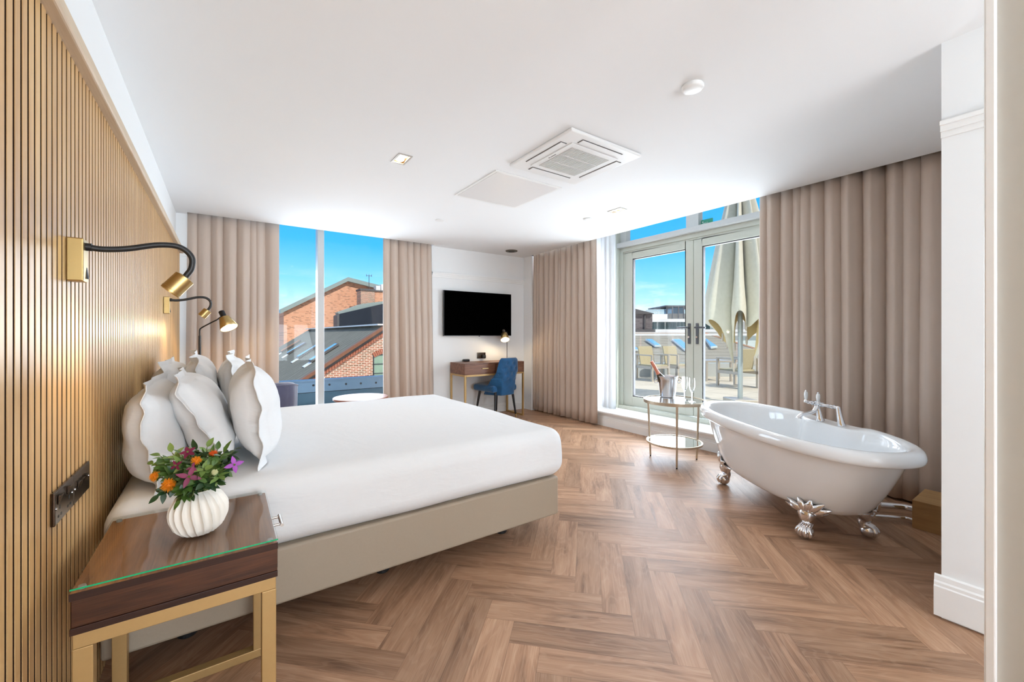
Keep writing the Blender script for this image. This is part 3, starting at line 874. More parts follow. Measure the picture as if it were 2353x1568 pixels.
tips = [(352, 1068, .0, 'leaf', 'round-leaved green sprig reaching furthest left from the vase'), (368, 1048, .02, 'leaf', None), (395, 1040, .03, 'leaf_pale', None), (418, 1046, 0, 'leaf', None),
        (438, 1038, .04, 'leaf_pale', None), (452, 1034, .0, 'leaf_dark', None), (476, 1028, .03, 'leaf_pale', 'pale green sprig standing tallest in the ribbed vase'), (500, 1034, .02, 'leaf', None), (522, 1050, .03, 'leaf_dark', None),
        (515, 1040, -.02, 'leaf', None), (536, 1036, .02, 'leaf_dark', 'dark green sprig with a long leaf pointing right towards the bed'), (520, 1078, 0, 'leaf', None), (505, 1095, -.04, 'leaf_pale', None), (470, 1112, -.08, 'leaf_dark', None),
        (442, 1142, -.075, 'leaf_dark', 'dark fern-like sprig drooping over the front of the vase'), (420, 1118, -.07, 'leaf', None), (392, 1116, -.05, 'leaf_dark', None), (366, 1138, -.04, 'leaf_dark', 'thin dark sprig drooping lowest at the left of the bouquet'),
        (400, 1086, -.05, 'leaf_dark', None), (440, 1085, -.07, 'leaf', None), (470, 1075, -.06, 'leaf_pale', None), (495, 1068, -.05, 'leaf', None), (415, 1068, -.03, 'leaf_pale', None), (455, 1058, -.03, 'leaf_dark', None), (485, 1052, -.02, 'leaf', None),
        (380, 1095, -.02, 'leaf', None), (530, 1062, 0, 'leaf_dark', None), (432, 1056, -.01, 'leaf', None), (415, 1150, -.065, 'leaf', None), (500, 1110, -.05, 'leaf_dark', None), (455, 1100, -.085, 'leaf', None), (430, 1105, -.08, 'leaf_dark', None)]
for i, (u, v, dd, mt, lb) in enumerate(tips):
    sprig(bq(u, v, dd), M[mt], lb or SL, nl=9 if i not in (14, 17) else 10, ll=.031 if i not in (14,) else .022, lw=.015 if i not in (14,) else .008, seed=100 + i,
          group=None if lb else 'leafy sprigs in the ribbed vase')
def stem_to(root, p):
    off = Vector((max(-.02, min(.02, (p.x - VX) * .3)), max(-.02, min(.02, (p.y - VY) * .3)), 0))
    path = spline([NECK + off + Vector((0, 0, -.04)), NECK + off + Vector((0, 0, .015)), (NECK + p) / 2 + Vector((0, 0, .01)), p], 6)
    MB().tube(path, .0018, 6).build('stem', M['stem'], root, smooth=True)
    return (path[-1] - path[-3]).normalized()
def thistle(p, size, mat, label, dirv, seed):
    r = random.Random(seed); p = Vector(p); dirv = Vector(dirv).normalized()
    root = thing('orange_flower', label, 'flower', NECK, 0, 'orange pompom flowers')
    stem_to(root, p - dirv * size * .55)
    q = MB(); m = rot_to(dirv)
    for k in range(230):
        z = r.uniform(-.15, 1); a = r.uniform(0, 2 * PI); s = math.sqrt(max(0, 1 - z * z))
        d = m @ Vector((s * math.cos(a), s * math.sin(a), z))
        L = size * r.uniform(.75, 1.05); b = p + d * size * .25
        e = p + d * L + Vector((r.uniform(-1, 1), r.uniform(-1, 1), r.uniform(-1, 1))) * size * .1
        q.tube([b, e], [size * .035, size * .022], 4, True)
    q.sphere(p, size * .5, 10, 6)
    q.build('petals', mat, root)
    c = MB()
    for k in range(10):
        a = 2 * PI * k / 10; d = m @ Vector((math.cos(a), math.sin(a), .05)); leafmesh(c, p - dirv * size * .55, d + dirv * .2, size * 1.05, size * .5, dirv, .1)
    c.sphere(p - dirv * size * .35, size * .45, 10, 6)
    c.build('calyx', M['leaf'], root, smooth=True)
thistle(bq(388, 1115, -.075), .0195, M['orange'], 'large orange pompom flower at the front left of the bouquet', (-.2, -.9, .35), 1)
thistle(bq(358, 1096, -.03), .016, M['orange'], 'yellow-orange flower at the far left edge of the bouquet', (-.9, -.3, .4), 2)
thistle(bq(451, 1060, -.055), .0145, M['orange'], 'orange flower near the centre top of the bouquet', (.2, -.6, .8), 3)
thistle(bq(490, 1044, -.02), .012, M['redorange'], 'small red-orange flower at the upper right of the bouquet', (.3, -.4, .9), 4)
thistle(bq(493, 1086, -.075), .009, M['cream'], 'small cream bud low at the right of the bouquet', (.3, -.8, .5), 5)
def clematis(p, size, mat, label, nrm, spin, npet=4, pw=.42):
    p = Vector(p); nrm = Vector(nrm).normalized(); m = rot_to(nrm)
    root = thing('clematis_flower', label, 'flower', NECK)
    stem_to(root, p)
    for k in range(npet):
        a = spin + 2 * PI * k / npet
        d = m @ Vector((math.cos(a), math.sin(a), .12)); mb = MB()
        leafmesh(mb, p, d, size, size * pw, nrm, .12, 7); mb.build('petal', mat, root, smooth=True, angle=80)
    c = MB()
    for k in range(9):
        a = 2 * PI * k / 9; c.tube([p, p + (m @ Vector((.5 * math.cos(a), .5 * math.sin(a), 1))) * size * .22], .0007, 4)
    c.build('stamens', M['leaf_pale'], root)
clematis(bq(538, 1068, -.03), .026, M['purple'], 'violet four-petalled flower at the right edge of the bouquet', (.2, -1, .15), .35, 4, .5)
clematis(bq(434, 1096, -.10), .031, M['magenta'], 'dark magenta flower low at the front of the bouquet', (.1, -1, .25), -.3, 4, .42)
clematis(bq(432, 1040, -.02), .022, M['magenta'], 'dark magenta flower at the top of the bouquet', (-.2, -.7, .7), .5, 5, .5)
clematis(bq(405, 1070, -.05), .018, M['magenta'], 'half-hidden magenta flower left of the bouquet centre', (-.4, -.8, .3), .2, 4, .4)
clematis(bq(442, 1075, -.085), .015, M['magenta'], 'small upright magenta bud in the middle of the bouquet', (0, -.9, .4), 1.3, 3, .5)

# ================================================================== SOCKET PLATE BY THE BED
so = thing('wall_socket', 'dark nickel triple socket and switch plate on the slatted wall by the bedside table', 'socket', (XF, 1.66, .72))
for a, b in ((1.497, 1.652), (1.654, 1.822)):
    MB().box(XF, XF + .009, a, b, .718, .803).build('face_plate', M['dark_nickel'], so, bevel=.003, seg=2)
rk = MB()
for yy in (1.525, 1.60):
    rk = MB().prism([(XF + .009, yy - .008, .766), (XF + .009, yy - .008, .790), (XF + .017, yy - .008, .790)], (0, .016, 0)); rk.build('rocker_switch', M['dark_nickel'], so, bevel=.001)
for yy in (1.535, 1.612):
    MB().box(XF + .009, XF + .0095, yy - .003, yy + .003, .752, .762).build('pin_hole', M['black'], so)
    for q in (-.011, .011): MB().box(XF + .009, XF + .0095, yy + q - .004, yy + q + .004, .733, .739).build('pin_hole', M['black'], so)
for yy in (1.70, 1.735, 1.77):
    MB().prism([(XF + .009, yy - .012, .752), (XF + .009, yy - .012, .775), (XF + .015, yy - .012, .775)], (0, .024, 0)).build('rocker_switch', M['dark_nickel'], so, bevel=.001)
for yy in (1.508, 1.642, 1.668, 1.81): MB().cyl((XF + .009, yy, .76), (XF + .0105, yy, .76), .0035, 10).build('screw', M['chrome'], so, smooth=True)

# ================================================================== WALL READING LAMPS
def wall_lamp(label, yc, zc):
    root = thing('reading_lamp', label, 'wall lamp', (XF, yc, zc), 0, 'gooseneck wall lamps over the bed')
    w, d, hh = .05, .034, .12
    b = MB().box(XF, XF + d, yc - w / 2, yc + w / 2, zc - hh / 2, zc + hh / 2).build('wall_box', M['brass'], root, bevel=.003, seg=2)
    MB().lathe([(.006, 0), (.006, .0015), (.004, .0015), (.004, .0008)], 14, TR((XF + .013, yc - w / 2, zc - .004), Matrix.Rotation(PI / 2, 4, 'X'))).build('screw', M['brass'], b, smooth=True)
    MB().prism([(XF + d, yc + .006, zc - .05), (XF + d, yc + .006, zc - .018), (XF + d + .004, yc + .006, zc - .05)], (0, .01, 0)).build('switch', M['black'], b)
    P = [(XF + d, zc + .040), (XF + d + .035, zc + .038), (-.235, zc + .046), (-.165, zc + .066), (-.115, zc + .066), (-.086, zc + .040), (-.085, zc + .005), (-.098, zc - .020), (-.108, zc - .036)]
    path = spline([(x, yc + .004 + .02 * i / 8, z) for i, (x, z) in enumerate(P)], 8)
    MB().tube(path, .0085, 12).build('gooseneck_arm', M['black'], root, smooth=True)
    MB().cyl(Vector(P_ := (XF + d - .001, yc + .004, zc + .04)), (XF + d + .012, yc + .004, zc + .04), .011, 14).build('arm_collar', M['black'], root, smooth=True)
    e = path[-1]; ax = (Vector((-.62, -.06, -.78))).normalized()
    m = TR(e - ax * .012, rot_to(ax)); l = .062; r = .0285
    hd = MB().lathe([(.0, 0), (.022, 0), (r, .003), (r, l * .85), (r + .0006, l * .86), (r + .0006, l * .90), (r, l * .91), (r, l), (r - .002, l), (r - .003, l * .6), (0, l * .55)], 28, m, False, False)
    ho = hd.build('lamp_head', M['brass'], root, smooth=True, angle=35)
    MB().lathe([(0, l * .80), (r - .004, l * .80)], 24, m, False, False).build('lens', M['shade_inner'], ho)
    L = bpy.data.lights.new('reading_light', 'SPOT'); L.energy = 3.6; L.color = (1, .74, .42); L.spot_size = R(100); L.spot_blend = .9; L.shadow_soft_size = .02
    lo = bpy.data.objects.new('reading_light', L); COL.objects.link(lo); lo.location = e + ax * .058
    lo.rotation_euler = (rot_to(-ax)).to_euler()
    return root
wall_lamp('brass gooseneck wall lamp nearest the viewer, over the near pillows', 1.648, 1.407)
wall_lamp('smaller-looking brass gooseneck wall lamp at the far side of the bed', 3.86, 1.407)

# ================================================================== CEILING FIXTURES
def cassette():
    x0, x1, y0, y1 = 1.69, 2.335, 1.81, 2.465
    a = thing('air_conditioner', 'square white ceiling air conditioning cassette with a grey grille', 'air conditioner', (2.01, 2.14, CEIL))
    MB().box(x0, x1, y0, y1, CEIL - .022, CEIL).build('panel', M['ac'], a, bevel=.008, seg=3)
    z = CEIL - .022
    cx, cy = (x0 + x1) / 2, (y0 + y1) / 2
    g0 = .172
    gr = MB().box(cx - .215, cx + .215, cy - .215, cy + .215, z - .006, z).build('intake_panel', M['ac'], a, bevel=.004)
    MB().box(cx - g0, cx + g0, cy - g0, cy + g0, z - .0062, z - .005).build('grille_recess', M['grille'], gr)
    s = MB(); k = 26
    for i in range(k):
        xx = cx - g0 + 2 * g0 * (i + .5) / k; s.box(xx - .0035, xx + .0035, cy - g0, cy + g0, z - .010, z - .006)
    for q in (-1 / 3, 1 / 3): s.box(cx - g0, cx + g0, cy + g0 * 2 * q / 2 - .004, cy + g0 * 2 * q / 2 + .004, z - .011, z - .006)
    s.build('grille_bars', plain('grille_bar', (.68, .67, .66), .6, var=.01), gr)
    # four air outlets
    e = .256; l = .185; hw = .026
    for dx, dy in ((0, -1), (0, 1), (-1, 0), (1, 0)):
        if dx == 0: bx = (cx - l, cx + l, cy + dy * e - hw, cy + dy * e + hw)
        else: bx = (cx + dx * e - hw, cx + dx * e + hw, cy - l, cy + l)
        o = MB().box(*bx, z - .0015, z + .001).build('outlet_slot', M['slot'], a)
        sh = .005
        MB().box(bx[0] + sh, bx[1] - sh, bx[2] + sh, bx[3] - sh, z - .006, z - .0015).build('louvre', M['ac'], o, bevel=.002)
    # maker's mark, a tiny grey badge
    bd = MB().box(cx - .196, cx - .190, cy - .035, cy + .020, z - .0068, z - .006)
    bd.prism([(cx - .200, cy + .028, z - .0068), (cx - .186, cy + .028, z - .0068), (cx - .193, cy + .042, z - .0068)], (0, 0, .0008)); bd.build('badge', M['slot'], a)
cassette()
ap = thing('access_panel', 'plain white square access panel in the ceiling beside the air conditioner', 'ceiling panel', (2.0, 2.95, CEIL))
MB().box(1.668, 2.325, 2.61, 3.288, CEIL - .006, CEIL).build('frame', M['trim'], ap, bevel=.002)
MB().box(1.690, 2.303, 2.632, 3.266, CEIL - .008, CEIL - .003).build('door', plain('access_door', (.80, .785, .78), .35, var=.01), ap, bevel=.002)
def disc(name, label, cat, u, v, r, h, mat=None):
    p = atZ(u, v, CEIL); o = MB().lathe([(0, 0), (r * .82, 0), (r * .92, h * .12), (r, h * .4), (r, h * .75), (r * .92, h * .8), (r * .92, h), (0, h)], 32, TR((p.x, p.y, CEIL - h)), False, False)
    return tag(o.build(name, mat or M['ac'], loc=(p.x, p.y, CEIL - h), smooth=True, angle=35), label, cat)
disc('smoke_detector', 'round white detector on the ceiling nearest the right wall', 'detector', 1592, 196, .051, .024)
disc('ceiling_disc', 'small flat white disc on the ceiling above the foot of the bed', 'detector', 1010, 506, .045, .008)
disc('ceiling_disc', 'small flat white disc on the ceiling left of the far downlight', 'detector', 1351, 503, .048, .012)
sp = thing('ceiling_speaker', 'round dark ceiling speaker in the far corner above the television', 'speaker', (3.484, 5.04, CEIL))
MB().lathe([(.058, 0), (.085, 0), (.088, .003), (.088, .010), (.058, .010)], 32, TR((3.484, 5.02, CEIL - .010)), False, False).build('bezel', plain('bronze_bezel', lin(92, 84, 74), .5, .3), sp, smooth=True)
MB().lathe([(0, .003), (.058, .003), (.058, .008), (0, .008)], 32, TR((3.484, 5.02, CEIL - .010)), False, False).build('grille', plain('bronze_grille', lin(70, 66, 58), .7, bump=.3, vscale=400), sp, smooth=True)
def downlight(label, hole):
    x0, x1, y0, y1 = hole; cx, cy = (x0 + x1) / 2, (y0 + y1) / 2
    d = thing('downlight', label, 'ceiling light', (cx, cy, CEIL), 0, 'twin ceiling downlights')
    e = .004; w = .010
    MB().box(x0 - e, x1 + e, y0 - e, y0 + w, CEIL - .004, CEIL + .001).box(x0 - e, x1 + e, y1 - w, y1 + e, CEIL - .004, CEIL + .001)\
        .box(x0 - e, x0 + w, y0 + w, y1 - w, CEIL - .004, CEIL + .001).box(x1 - w, x1 + e, y0 + w, y1 - w, CEIL - .004, CEIL + .001).build('bezel', M['nickel'], d)
    MB().box(x0 + .001, x0 + .004, y0 + .001, y1 - .001, CEIL + .001, CEIL + .06).box(x1 - .004, x1 - .001, y0 + .001, y1 - .001, CEIL + .001, CEIL + .06)\
        .box(x0 + .004, x1 - .004, y0 + .001, y0 + .004, CEIL + .001, CEIL + .06).box(x0 + .004, x1 - .004, y1 - .004, y1 - .001, CEIL + .001, CEIL + .06)\
        .box(x0 + .001, x1 - .001, y0 + .001, y1 - .001, CEIL + .06, CEIL + .065).build('housing', plain('bronze_housing', lin(120, 96, 66), .4, .5), d)
    for q in (-.036, .036):
        b = MB().lathe([(0, .004), (.024, .006), (.030, .012), (.032, .018), (.024, .045), (.012, .055)], 22, TR((cx, cy + q, CEIL - .004)), False, True).build('bulb', M['spot_bulb'], d, smooth=True)
    L = bpy.data.lights.new('downlight_beam', 'SPOT'); L.energy = 10; L.color = (1, .93, .84); L.spot_size = R(150); L.spot_blend = 1.0; L.shadow_soft_size = .06
    lo = bpy.data.objects.new('downlight_beam', L); COL.objects.link(lo); lo.location = (cx, cy, CEIL - .01)
downlight('twin square downlight in the ceiling above the bed', DL[0])
downlight('twin square downlight in the ceiling near the terrace doors', DL[1])

# ================================================================== TELEVISION, DESK, CHAIR
tv = thing('television', 'large black flat screen television on the white wall above the desk', 'television', (3.06, 5.36, 1.17))
tx0, tx1 = atY(1020, 700, 5.31).x, atY(1174.5, 700, 5.31).x
MB().box(tx0, tx1, 5.312, 5.345, 1.172, 1.818).build('casing', M['black'], tv, bevel=.003)
MB().box(tx0 + .3, tx1 - .3, 5.345, YB, 1.3, 1.7).build('wall_mount', M['black'], tv)
fr = MB().box(tx0, tx1, 5.309, 5.313, 1.172, 1.180).box(tx0, tx1, 5.309, 5.313, 1.816, 1.818).box(tx0, tx0 + .002, 5.309, 5.313, 1.180, 1.816).box(tx1 - .002, tx1, 5.309, 5.313, 1.180, 1.816)
fr.build('bezel', M['gunmetal'], tv)
MB().box(tx0 + .002, tx1 - .002, 5.3085, 5.3125, 1.180, 1.816).build('screen', M['tv'], tv)
MB().box((tx0 + tx1) / 2 - .012, (tx0 + tx1) / 2 + .012, 5.306, 5.312, 1.164, 1.174).build('sensor', M['black'], tv)

desk = thing('desk', 'slim walnut writing desk with brass frame legs under the television', 'desk', (3.135, 5.13, 0))
dx0, dx1, dy0, dy1 = 2.645, 3.63, 4.91, 5.345
DT = .80
MB().box(dx0, dx1, dy0 + .012, dy1, .645, DT).build('case', M['desk_wood'], desk, bevel=.003)
rim = MB().box(dx0, dx1, dy0, dy0 + .012, .645, .657).box(dx0, dx1, dy0, dy0 + .012, DT - .012, DT).box(dx0, dx0 + .012, dy0, dy0 + .012, .657, DT - .012).box(dx1 - .012, dx1, dy0, dy0 + .012, .657, DT - .012)
rim.build('front_rim', M['desk_wood'], desk)
for a, b in ((dx0 + .014, (dx0 + dx1) / 2 - .002), ((dx0 + dx1) / 2 + .002, dx1 - .014)):
    d = MB().box(a, b, dy0 + .002, dy0 + .013, .659, DT - .014).build('drawer', M['desk_wood'], desk, bevel=.001)
    c = (a + b) / 2 + (.06 if a < 3 else -.05)
    hm = MB().box(c - .05, c + .05, dy0 - .020, dy0 - .013, .722, .729)
    for q in (-.042, .042): hm.box(c + q - .004, c + q + .004, dy0 - .014, dy0 + .003, .722, .729)
    hm.build('handle', M['brass'], d)
B = .024
for xx in (dx0, dx1 - B):
    f = MB().box(xx, xx + B, dy0, dy1, .621, .645).box(xx, xx + B, dy0, dy0 + B, 0, .621).box(xx, xx + B, dy1 - B, dy1, 0, .621).box(xx, xx + B, dy0 + B, dy1 - B, 0, B)
    f.build('leg_frame', M['brass_paint'], desk, bevel=.002)
MB().box(dx0 + B, dx1 - B, dy0, dy0 + B, .621, .645).build('front_rail', M['brass_paint'], desk, bevel=.002)
MB().box(dx0 + B, dx1 - B, dy1 - B, dy1, .621, .645).build('rear_rail', M['brass_paint'], desk, bevel=.002)
rm = atZ(1071, 831, DT)
tag(rounded_box(rm.x - .05, rm.x + .05, rm.y - .03, rm.y + .03, DT, DT + .034, .014, 4).build('remote_control', M['black'], loc=(rm.x, rm.y, DT), smooth=True, angle=60), 'small black remote control lying at the left end of the desk', 'remote')

def desk_chair():
    c = thing('desk_chair', 'blue velvet desk chair with a buttoned back and black tapered legs', 'chair', (3.235, 5.055, 0), R(9))
    V = M['blue_velvet']
    # local: faces +y
    def seat_fn(p):
        q = p.copy()
        if q.z > .42: q.z += .015 * (1 - (q.x / .24) ** 2)
        return q
    rounded_box(-.235, .235, -.20, .25, .385, .475, .035, 8, seat_fn).build('seat', V, c, smooth=True, angle=70, local=True)
    btn = []
    rows = [(.56, (-.12, 0, .12)), (.64, (-.06, .06)), (.64, (-.17, .17)), (.72, (-.11, 0, .11)), (.79, (-.055, .055))]
    for z, xs in rows:
        for x in xs: btn.append((x, z))
    def back(side):
        def fn(u, v):
            z = .345 + (.865 - .345) * v
            half = .215 + .012 * math.sin(v * PI) if v < .45 else .215 - .055 * ((v - .45) / .55) ** 1.2
            # round the corners at the top
            if v > .93: half -= .03 * ((v - .93) / .07) ** 2
            x = (-1 + 2 * u) * half
            wrap = max(0, 1 - v * 1.6)                       # arms sweep forward low down
            e = abs(-1 + 2 * u)
            y = -.215 - .085 * v + .03 * e * e + (.20 * wrap * max(0, e - .55) / .45)
            t = .034 * (1 - .3 * v) * (1 - e ** 6) * min(1, (1 - v) / .05 + .15)
            tuft = 0
            if v > .25:
                for bx, bz in btn:
                    d2 = (x - bx) ** 2 + (z - bz) ** 2; tuft += math.exp(-d2 / .0006)
                tuft += .25 * abs(math.sin(20 * (x + z))) * abs(math.sin(20 * (x - z))) * 0
            t -= .014 * min(1, tuft)
            return Vector((x, y + side * t, z))
        return fn
    mb = MB().grid(back(1), 46, 44).grid(back(-1), 46, 44)
    mb.build('backrest', V, c, smooth=True, angle=80, local=True, solid=.012)
    bm_ = MB()
    f = back(-1)
    for bx, bz in btn:
        v = (bz - .345) / .52; half = .215 + .012 * math.sin(v * PI) if v < .45 else .215 - .055 * ((v - .45) / .55) ** 1.2
        u = (bx / half + 1) / 2
        if 0 < u < 1:
            o = MB().sphere(f(u, v) + Vector((0, -.006, 0)), (.011, .006, .011), 10, 6); o.build('button', V, c, smooth=True, local=True)
    for x0, y0, x1, y1 in ((-.16, -.17, -.205, -.205), (.16, -.17, .205, -.205), (-.16, .17, -.205, .225), (.16, .17, .205, .225)):
        d = Vector((x1 - x0, y1 - y0, -.39))
        p = Vector((x0, y0, .39)); e = p + d
        l = MB().tube([p, p + d * .88], [.02, .0125], 14).build('leg', M['black_metal'], c, smooth=True, local=True)
        MB().tube([p + d * .88, e], [.0127, .011], 14).build('brass_tip', M['brass'], l, smooth=True, local=True)
desk_chair()
dl = thing('desk_lamp', 'small lit brass desk lamp standing on the right of the desk', 'lamp', (3.523, 5.2, DT))
lp = atY(1165, 790, 5.2)
MB().lathe([(0, 0), (.075, 0), (.075, .012), (.07, .016), (.008, .018)], 28, TR((lp.x, 5.2, DT)), False, True).build('base', M['black_metal'], dl, smooth=True, angle=35)
MB().cyl((lp.x, 5.2, DT + .017), (lp.x, 5.2, 1.235), .005, 10).build('stem', M['black_metal'], dl, smooth=True)
hc = atY(1159.5, 774, 5.13)
ax = Vector((-.22, -.55, -.80)).normalized()
m = TR(hc - ax * .07, rot_to(ax))
sh = MB().lathe([(.028, .0), (.046, .02), (.05, .05), (.068, .13)], 28, m, False, False).build('shade', M['brass'], dl, smooth=True, solid=.002)
MB().lathe([(.024, .006), (.042, .024), (.046, .05), (.0645, .128)], 28, m, True, False).build('shade_lining', M['shade_inner'], sh, smooth=True)
MB().lathe([(0, .045), (.02, .05), (.028, .075), (.02, .1), (0, .108)], 18, m, False, False).build('bulb', M['bright_bulb'], sh, smooth=True)
MB().lathe([(0, -.055), (.021, -.05), (.023, -.01), (.026, .003)], 18, m, False, True).build('lamp_socket', plain('grey_socket', lin(70, 62, 52), .5), dl, smooth=True)
MB().cyl((lp.x, 5.2, 1.233), hc - ax * .085, .005, 8).build('arm', M['black_metal'], dl, smooth=True)
L = bpy.data.lights.new('desk_glow', 'POINT'); L.energy = 2.2; L.color = (1, .76, .45); L.shadow_soft_size = .02
lo = bpy.data.objects.new('desk_glow', L); COL.objects.link(lo); lo.location = hc + ax * .075
ds = thing('wall_socket', 'double wall socket above the desk, under the television', 'socket', (3.175, YB, .84))
MB().box(3.10, 3.25, YB - .009, YB, .832, .922).build('face_plate', M['dark_nickel'], ds, bevel=.003)
for q in (3.145, 3.205):
    MB().box(q - .008, q + .008, YB - .013, YB - .008, .888, .906).build('rocker_switch', M['black'], ds)
pl = atY(1112, 819, 5.35)
tag(MB().box(3.187, 3.238, YB - .045, YB - .0095, .838, .884).build('plug', M['black'], loc=(3.21, YB - .03, .84), bevel=.008, seg=3), 'black plug pushed into the right half of the desk socket', 'plug')

# ================================================================== FLOOR LAMP, ARMCHAIR, COFFEE TABLE
fp = atY(459, 757, 4.8)
fl = thing('floor_lamp', 'slim black floor lamp with a lit brass head in the corner behind the bed', 'lamp', (fp.x, 4.8, 0))
MB().lathe([(0, 0), (.13, 0), (.13, .015), (.12, .02), (.012, .024)], 32, TR((fp.x, 4.8, 0)), False, True).build('base', M['black_metal'], fl, smooth=True, angle=35)
zt = fp.z
MB().cyl((fp.x, 4.8, .02), (fp.x, 4.8, zt - .06), .0105, 14).build('pole', M['black_metal'], fl, smooth=True)
e1 = atY(499, 735, 4.74)
MB().tube(spline([(fp.x, 4.8, zt - .07), (fp.x, 4.8, zt - .01), (fp.x + .012, 4.797, zt + .012), Vector((fp.x, 4.8, zt)).lerp(e1, .5) + Vector((0, 0, .004)), e1], 6), .006, 10).build('arm', M['black_metal'], fl, smooth=True)
hc = atY(521, 742, 4.72); ax = Vector((.34, -.42, -.86)).normalized()
m = TR(hc - ax * .06, rot_to(ax))
sh = MB().lathe([(.030, 0), (.044, .008), (.050, .03), (.074, .118)], 32, m, False, False).build('shade', M['brass'], fl, smooth=True, solid=.002)
MB().lathe([(.030, .012), (.046, .032), (.070, .116)], 32, m, True, False).build('shade_lining', M['shade_inner'], sh, smooth=True)
MB().lathe([(0, .045), (.02, .05), (.028, .07), (.02, .09), (0, .098)], 18, m, False, False).build('bulb', M['bright_bulb'], sh, smooth=True)
MB().lathe([(0, -.068), (.023, -.066), (.025, -.06), (.025, -.005), (.03, .003)], 20, m, False, True).build('lamp_socket', M['black_metal'], fl, smooth=True)
MB().cyl(e1, hc - ax * .085, .006, 8).build('pivot', M['black_metal'], fl, smooth=True)
L = bpy.data.lights.new('floor_lamp_glow', 'POINT'); L.energy = 4; L.color = (1, .74, .42); L.shadow_soft_size = .02
lo = bpy.data.objects.new('floor_lamp_glow', L); COL.objects.link(lo); lo.location = hc + ax * .075

ac = thing('armchair', 'slate-blue channelled tub armchair behind the bed by the far window', 'armchair', (.25, 4.55, 0))
def armback(side):
    def fn(u, v):
        th = PI * (1.0 + u * 1.0) + 0        # half turn round the back, opening to the window
        ro = .345 if side > 0 else .265
        ro += .006 * abs(math.sin(u * PI * 8)) * (1 if side < 0 else .6)
        top = .725 - .05 * abs(2 * u - 1) ** 4
        z = .16 + (top - .16) * v
        rr = ro + (.012 * v if side > 0 else -.012 * v)
        return Vector((.25 + rr * math.cos(th) * .97, 4.60 + rr * math.sin(th) * .95, z))
    return fn
mb = MB().grid(armback(1), 97, 10).grid(armback(-1), 97, 10)
def cap(u, w):
    a, b = armback(1)(u, 1), armback(-1)(u, 1); p = a.lerp(b, w); p.z += .028 * math.sin(PI * w); return p
mb.grid(cap, 97, 7)
def cap0(u, w): return armback(1)(u, 0).lerp(armback(-1)(u, 0), w)
mb.grid(cap0, 97, 2)
for uu in (0, 1): mb.grid(lambda a, b: armback(1)(uu, b).lerp(armback(-1)(uu, b), a), 2, 10)
mb.build('backrest', M['navy'], ac, smooth=True, angle=60)
pip = [armback(1)(i / 60, 1) + Vector((0, 0, .004)) for i in range(61)]
MB().tube(pip, .006, 8).build('piping', M['navy'], ac, smooth=True)
rounded_box(-.005, .505, 4.40, 4.90, .20, .42, .05, 6).build('seat', M['navy'], ac, smooth=True, angle=70)
for x, y in ((.03, 4.42), (.47, 4.42), (.03, 4.84), (.47, 4.84)): MB().tube([(x, y, .20), (x, y, 0)], [.02, .012], 12).build('leg', M['black_metal'], ac, smooth=True)
ct = thing('coffee_table', 'round copper-coloured side table between the armchair and the far curtain', 'side table', (1.2, 4.55, 0))
MB().lathe([(0, .505), (.27, .505), (.28, .512), (.28, .526), (.275, .53), (0, .53)], 48, TR((1.2, 4.55, 0)), False, False).build('tabletop', M['terracotta'], ct, smooth=True, angle=35)
MB().lathe([(.19, 0), (.19, .012), (.03, .02), (.025, .505)], 28, TR((1.2, 4.55, 0))).build('pedestal', M['black_metal'], ct, smooth=True, angle=35)

# ================================================================== CHAMPAGNE TABLE
TX, TY = 3.484, 2.332
tb = thing('side_table', 'round two-tier champagne-metal table with mirrored shelves by the terrace doors', 'side table', (TX, TY, 0))
def tring(z, r, name, gm):
    ring = MB().lathe([(r - .014, z - .026), (r, z - .026), (r, z + .003), (r - .006, z + .003), (r - .006, z - .002), (r - .014, z - .002)], 56, TR((TX, TY, 0)), False, False)
    ring.add([], [])
    o = ring.build(name, M['champagne'], tb, smooth=True, angle=35)
    MB().lathe([(0, z - .012), (r - .0125, z - .012), (r - .0125, z - .003), (0, z - .003)], 56, TR((TX, TY, 0)), False, False).build('mirror_plate', gm, o, smooth=True, angle=35)
tring(.582, .275, 'top_shelf', M['mirror']); 
def tring2():
    z, r = .19, .25
    MB().lathe([(r - .016, z - .014), (r, z - .014), (r, z + .003), (r - .014, z + .003), (r - .016, z - .002)], 56, TR((TX, TY, 0)), False, False).build('lower_shelf', M['champagne'], tb, smooth=True, angle=35)
    MB().lathe([(0, z - .010), (r - .015, z - .010), (r - .015, z - .002), (0, z - .002)], 56, TR((TX, TY, 0)), False, False).build('mirror_plate', M['mirror'], tb, smooth=True, angle=35)
tring2()
for (x, y) in ((3.446, 2.568), (3.305, 2.186), (3.702, 2.236)):
    dx, dy = x - TX, y - TY; k = math.hypot(dx, dy); dx /= k; dy /= k
    rr = .262
    l = MB().tube([(TX + dx * rr, TY + dy * rr, .56), (TX + dx * .238, TY + dy * .238, .012)], [.0105, .0085], 14).build('leg', M['champagne'], tb, smooth=True)
    MB().cyl((TX + dx * .238, TY + dy * .238, .012), (TX + dx * .2375, TY + dy * .2375, 0), .007, 12).build('foot_cap', M['black'], l, smooth=True)
ZT = .582 - .003 + .0005
bp = atZ(1530, 911, ZT); BX, BY = bp.x - .015, bp.y - .03
bk = thing('ice_bucket', 'steel champagne bucket with ring handles on the round table', 'ice bucket', (BX, BY, ZT))
MB().lathe([(0, 0), (.066, 0), (.071, .004), (.073, .012), (.088, .165), (.094, .195), (.099, .205), (.098, .208), (.090, .198), (.085, .165), (.070, .014), (0, .012)], 48, TR((BX, BY, ZT)), False, False).build('pail', M['steel'], bk, smooth=True, angle=40)
sv = Vector((CA, -SA, 0))
